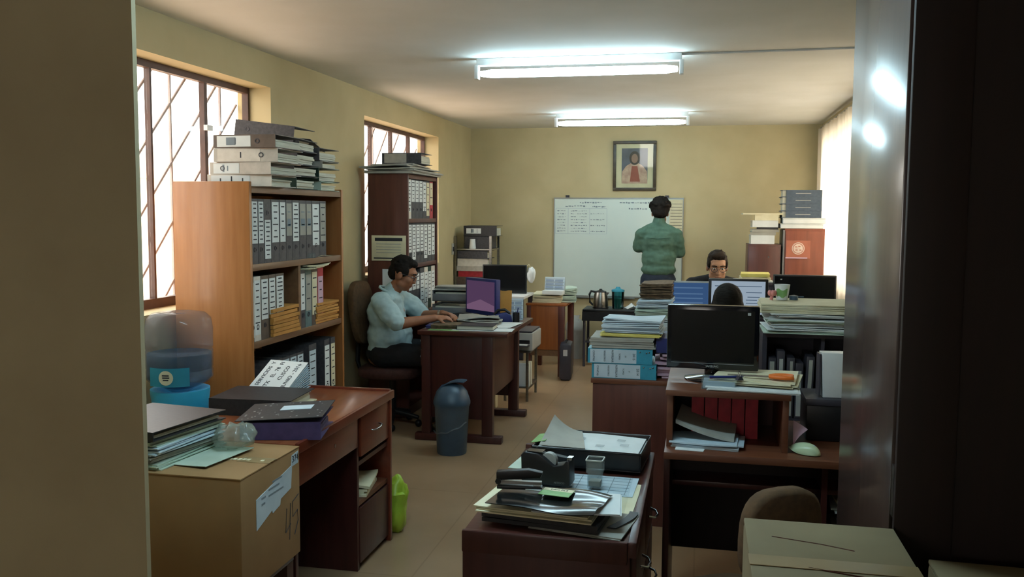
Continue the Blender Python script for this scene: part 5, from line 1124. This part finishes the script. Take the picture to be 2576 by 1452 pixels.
for s in (-1, 1): b.chain(((-.43+s*.085, 9.28, .88), .085), ((-.43+s*.095, 9.28, .48), .058), ((-.43+s*.1, 9.26, .09), .042)); b.cap((-.43+s*.1, 9.26, .05), .036, (-.43+s*.115, 9.40, .035), .03)
part('body', remesh(b, 'skin', .0075, 2, name='body'), None, t); face_details(t, T)
short_hair(t, T, 'hair', 1.2, 4, 60, .019)
b = MB(); b.ell((-.43, 9.28, 1.30), (.195, .125, .18)); b.ell((-.43, 9.28, 1.12), (.18, .125, .2)); b.ell((-.43, 9.28, 1.02), (.182, .128, .09)); b.ell((-.43, 9.275, 1.42), (.16, .085, .06)); b.chain(((-.43, 9.275, 1.42), .08), ((-.43, 9.285, 1.515), .066))
for a in (L, Q): b.chain(((-.43, 9.272, 1.45), .07), (a[0], .07))
for a in (L, Q): b.chain((a[0], .072), (a[1], .066), (Vector(a[1])*.5+Vector(a[2])*.5, .05))
part('shirt', remesh(b, 'shirt_green', .009, 3, .010, 8, (1, 1, 1.8), 'shirt'), None, t, label='dark green shirt')
part('yoke_seam', MB().tube([(-.55, 9.165, 1.345), (-.43, 9.148, 1.335), (-.31, 9.165, 1.345)], .005, 6), 'shirt_green', t, smooth=60)
b = MB(); b.ell((-.43, 9.28, .91), (.185, .122, .12))
for s in (-1, 1): b.chain(((-.43+s*.085, 9.28, .87), .098), ((-.43+s*.095, 9.28, .48), .075), ((-.43+s*.1, 9.265, .07), .058))
part('trousers', remesh(b, 'cloth_navy', .01, 3, .005, 10, name='trousers'), None, t)
for s in (-1, 1): part('shoe', MB().ell((-.43+s*.11, 9.32, .042), (.046, .135, .042), n=16, k=10), 'shoe', t, smooth=60)
# --- man in black behind the screens (faces the camera, looks down)
t = thing('person', 'man in black shirt seated behind the screens, looking down', 'person', (0, 0, 0))
T = HT((.125, 7.32, 1.165), 186, -14)
b = MB(); head_parts(T, b); b.chain(((.12, 7.40, 1.03), .058), ((.122, 7.36, 1.10), .052))
b.ell((.12, 7.42, .87), (.165, .11, .19)); b.ell((.12, 7.43, .62), (.15, .11, .17)); b.ell((.12, 7.44, .53), (.165, .13, .09))
for s in (-1, 1):
    b.chain(((.12+s*.185, 7.41, 1.0), .056), ((.12+s*.215, 7.28, .82), .045), ((.12+s*.10, 7.06, .80), .028)); hand(b, (.12+s*.10, 7.06, .80), (-s*.5, -1, -.1), (0, 0, -1), s, .35)
    b.chain(((.12+s*.1, 7.42, .54), .085), ((.12+s*.11, 7.13, .55), .06), ((.12+s*.11, 7.18, .1), .042)); b.cap((.12+s*.11, 7.2, .05), .036, (.12+s*.12, 7.08, .04), .03)
part('body', remesh(b, 'skin2', .0075, 2, name='body'), None, t); face_details(t, T, hair='hairg'); glasses(t, T); short_hair(t, T, 'hairg', .95, 9, 10, .009, .062)
b = MB(); b.ell((.12, 7.42, .90), (.19, .13, .16)); b.ell((.12, 7.42, .72), (.175, .13, .2)); b.ell((.12, 7.41, 1.03), (.14, .08, .06))
for s in (-1, 1): b.chain(((.12, 7.405, 1.05), .062), ((.12+s*.185, 7.41, 1.0), .066))
b.ell((.12, 7.42, .6), (.17, .13, .1)); b.ell((.12, 7.43, .56), (.17, .13, .08))
for s in (-1, 1): b.chain(((.12+s*.185, 7.41, 1.0), .07), ((.12+s*.215, 7.28, .82), .06), ((.12+s*.15, 7.16, .80), .045))
part('shirt', remesh(b, 'cloth_blk', .009, 3, .007, 9, name='shirt'), None, t)
b = MB(); b.ell((.12, 7.44, .54), (.175, .14, .085))
for s in (-1, 1): b.chain(((.12+s*.1, 7.42, .545), .095), ((.12+s*.11, 7.13, .55), .072), ((.12+s*.11, 7.18, .1), .055))
part('trousers', remesh(b, 'cloth_navy', .012, 3, .004, 10, name='trousers'), None, t)
for s in (-1, 1): part('shoe', MB().ell((.12+s*.12, 7.13, .042), (.045, .125, .042), n=16, k=10), 'shoe', t, smooth=60)
office_chair('dark office chair under the man in black', (.12, 7.43, 0), R_(180), 'fabric_blk', 'fabric_blk', .445, (.4, .32))
# --- dark-haired person seen from behind at the lit screen (faces +y)
t = thing('person', 'dark-haired person seen from behind facing the white document screen', 'person', (0, 0, 0))
T = HT((.152, 5.27, 1.055), 4, -6)
b = MB(); head_parts(T, b); b.chain(((.15, 5.22, .86), .054), ((.152, 5.24, .98), .048)); b.ell((.15, 5.20, .74), (.15, .1, .17)); b.ell((.15, 5.20, .58), (.14, .11, .13)); b.ell((.15, 5.19, .51), (.16, .13, .08))
for s in (-1, 1):
    b.chain(((.15+s*.165, 5.21, .84), .052), ((.15+s*.19, 5.36, .72), .042), ((.15+s*.10, 5.58, .785), .026)); hand(b, (.15+s*.10, 5.80, .79) if 0 else (.15+s*.10, 5.60, .79), (-s*.3, 1, .03), (0, 0, -1), -s, .3)
    b.chain(((.15+s*.09, 5.21, .525), .082), ((.15+s*.1, 5.56, .535), .058), ((.15+s*.1, 5.58, .1), .04)); b.cap((.15+s*.1, 5.58, .05), .034, (.15+s*.11, 5.70, .04), .028)
part('body', remesh(b, 'skin2', .0075, 2, name='body'), None, t); face_details(t, T)
b = MB(); R3 = T.to_3x3()
for c, r in (((0, -.02, .04), (.086, .1, .095)), ((0, -.05, -.05), (.092, .075, .12)), ((0, -.05, -.15), (.098, .06, .12)), ((-.07, .0, -.06), (.03, .05, .11)), ((.07, .0, -.06), (.03, .05, .11))): b.ell(T @ Vector(c), r, R3, 20, 14)
part('hair', remesh(b, 'hair', .008, 3, .003, 40, (1, 1, .3), 'hair'), None, t, label='long black hair')
b = MB(); b.ell((.15, 5.20, .77), (.175, .12, .14)); b.ell((.15, 5.2, .62), (.16, .125, .15)); b.ell((.15, 5.2, .86), (.13, .075, .05))
for s in (-1, 1): b.chain(((.15+s*.165, 5.21, .84), .066), ((.15+s*.19, 5.36, .72), .055), ((.15+s*.115, 5.54, .77), .04))
part('top', remesh(b, 'cloth_blk', .009, 3, .006, 9, name='top'), None, t)
b = MB(); b.ell((.15, 5.19, .52), (.17, .14, .08))
for s in (-1, 1): b.chain(((.15+s*.09, 5.21, .53), .092), ((.15+s*.1, 5.56, .54), .07), ((.15+s*.1, 5.58, .1), .05))
part('trousers', remesh(b, 'cloth_navy', .012, 3, .004, 10, name='trousers'), None, t)
for s in (-1, 1): part('shoe', MB().ell((.15+s*.11, 5.64, .042), (.042, .12, .042), n=16, k=10), 'shoe', t, smooth=60)
office_chair('dark office chair under the dark-haired person', (.15, 5.19, 0), 0, 'fabric_blk', 'fabric_blk', .43, (.38, .28))

bpy.data.scenes.remove(WS)
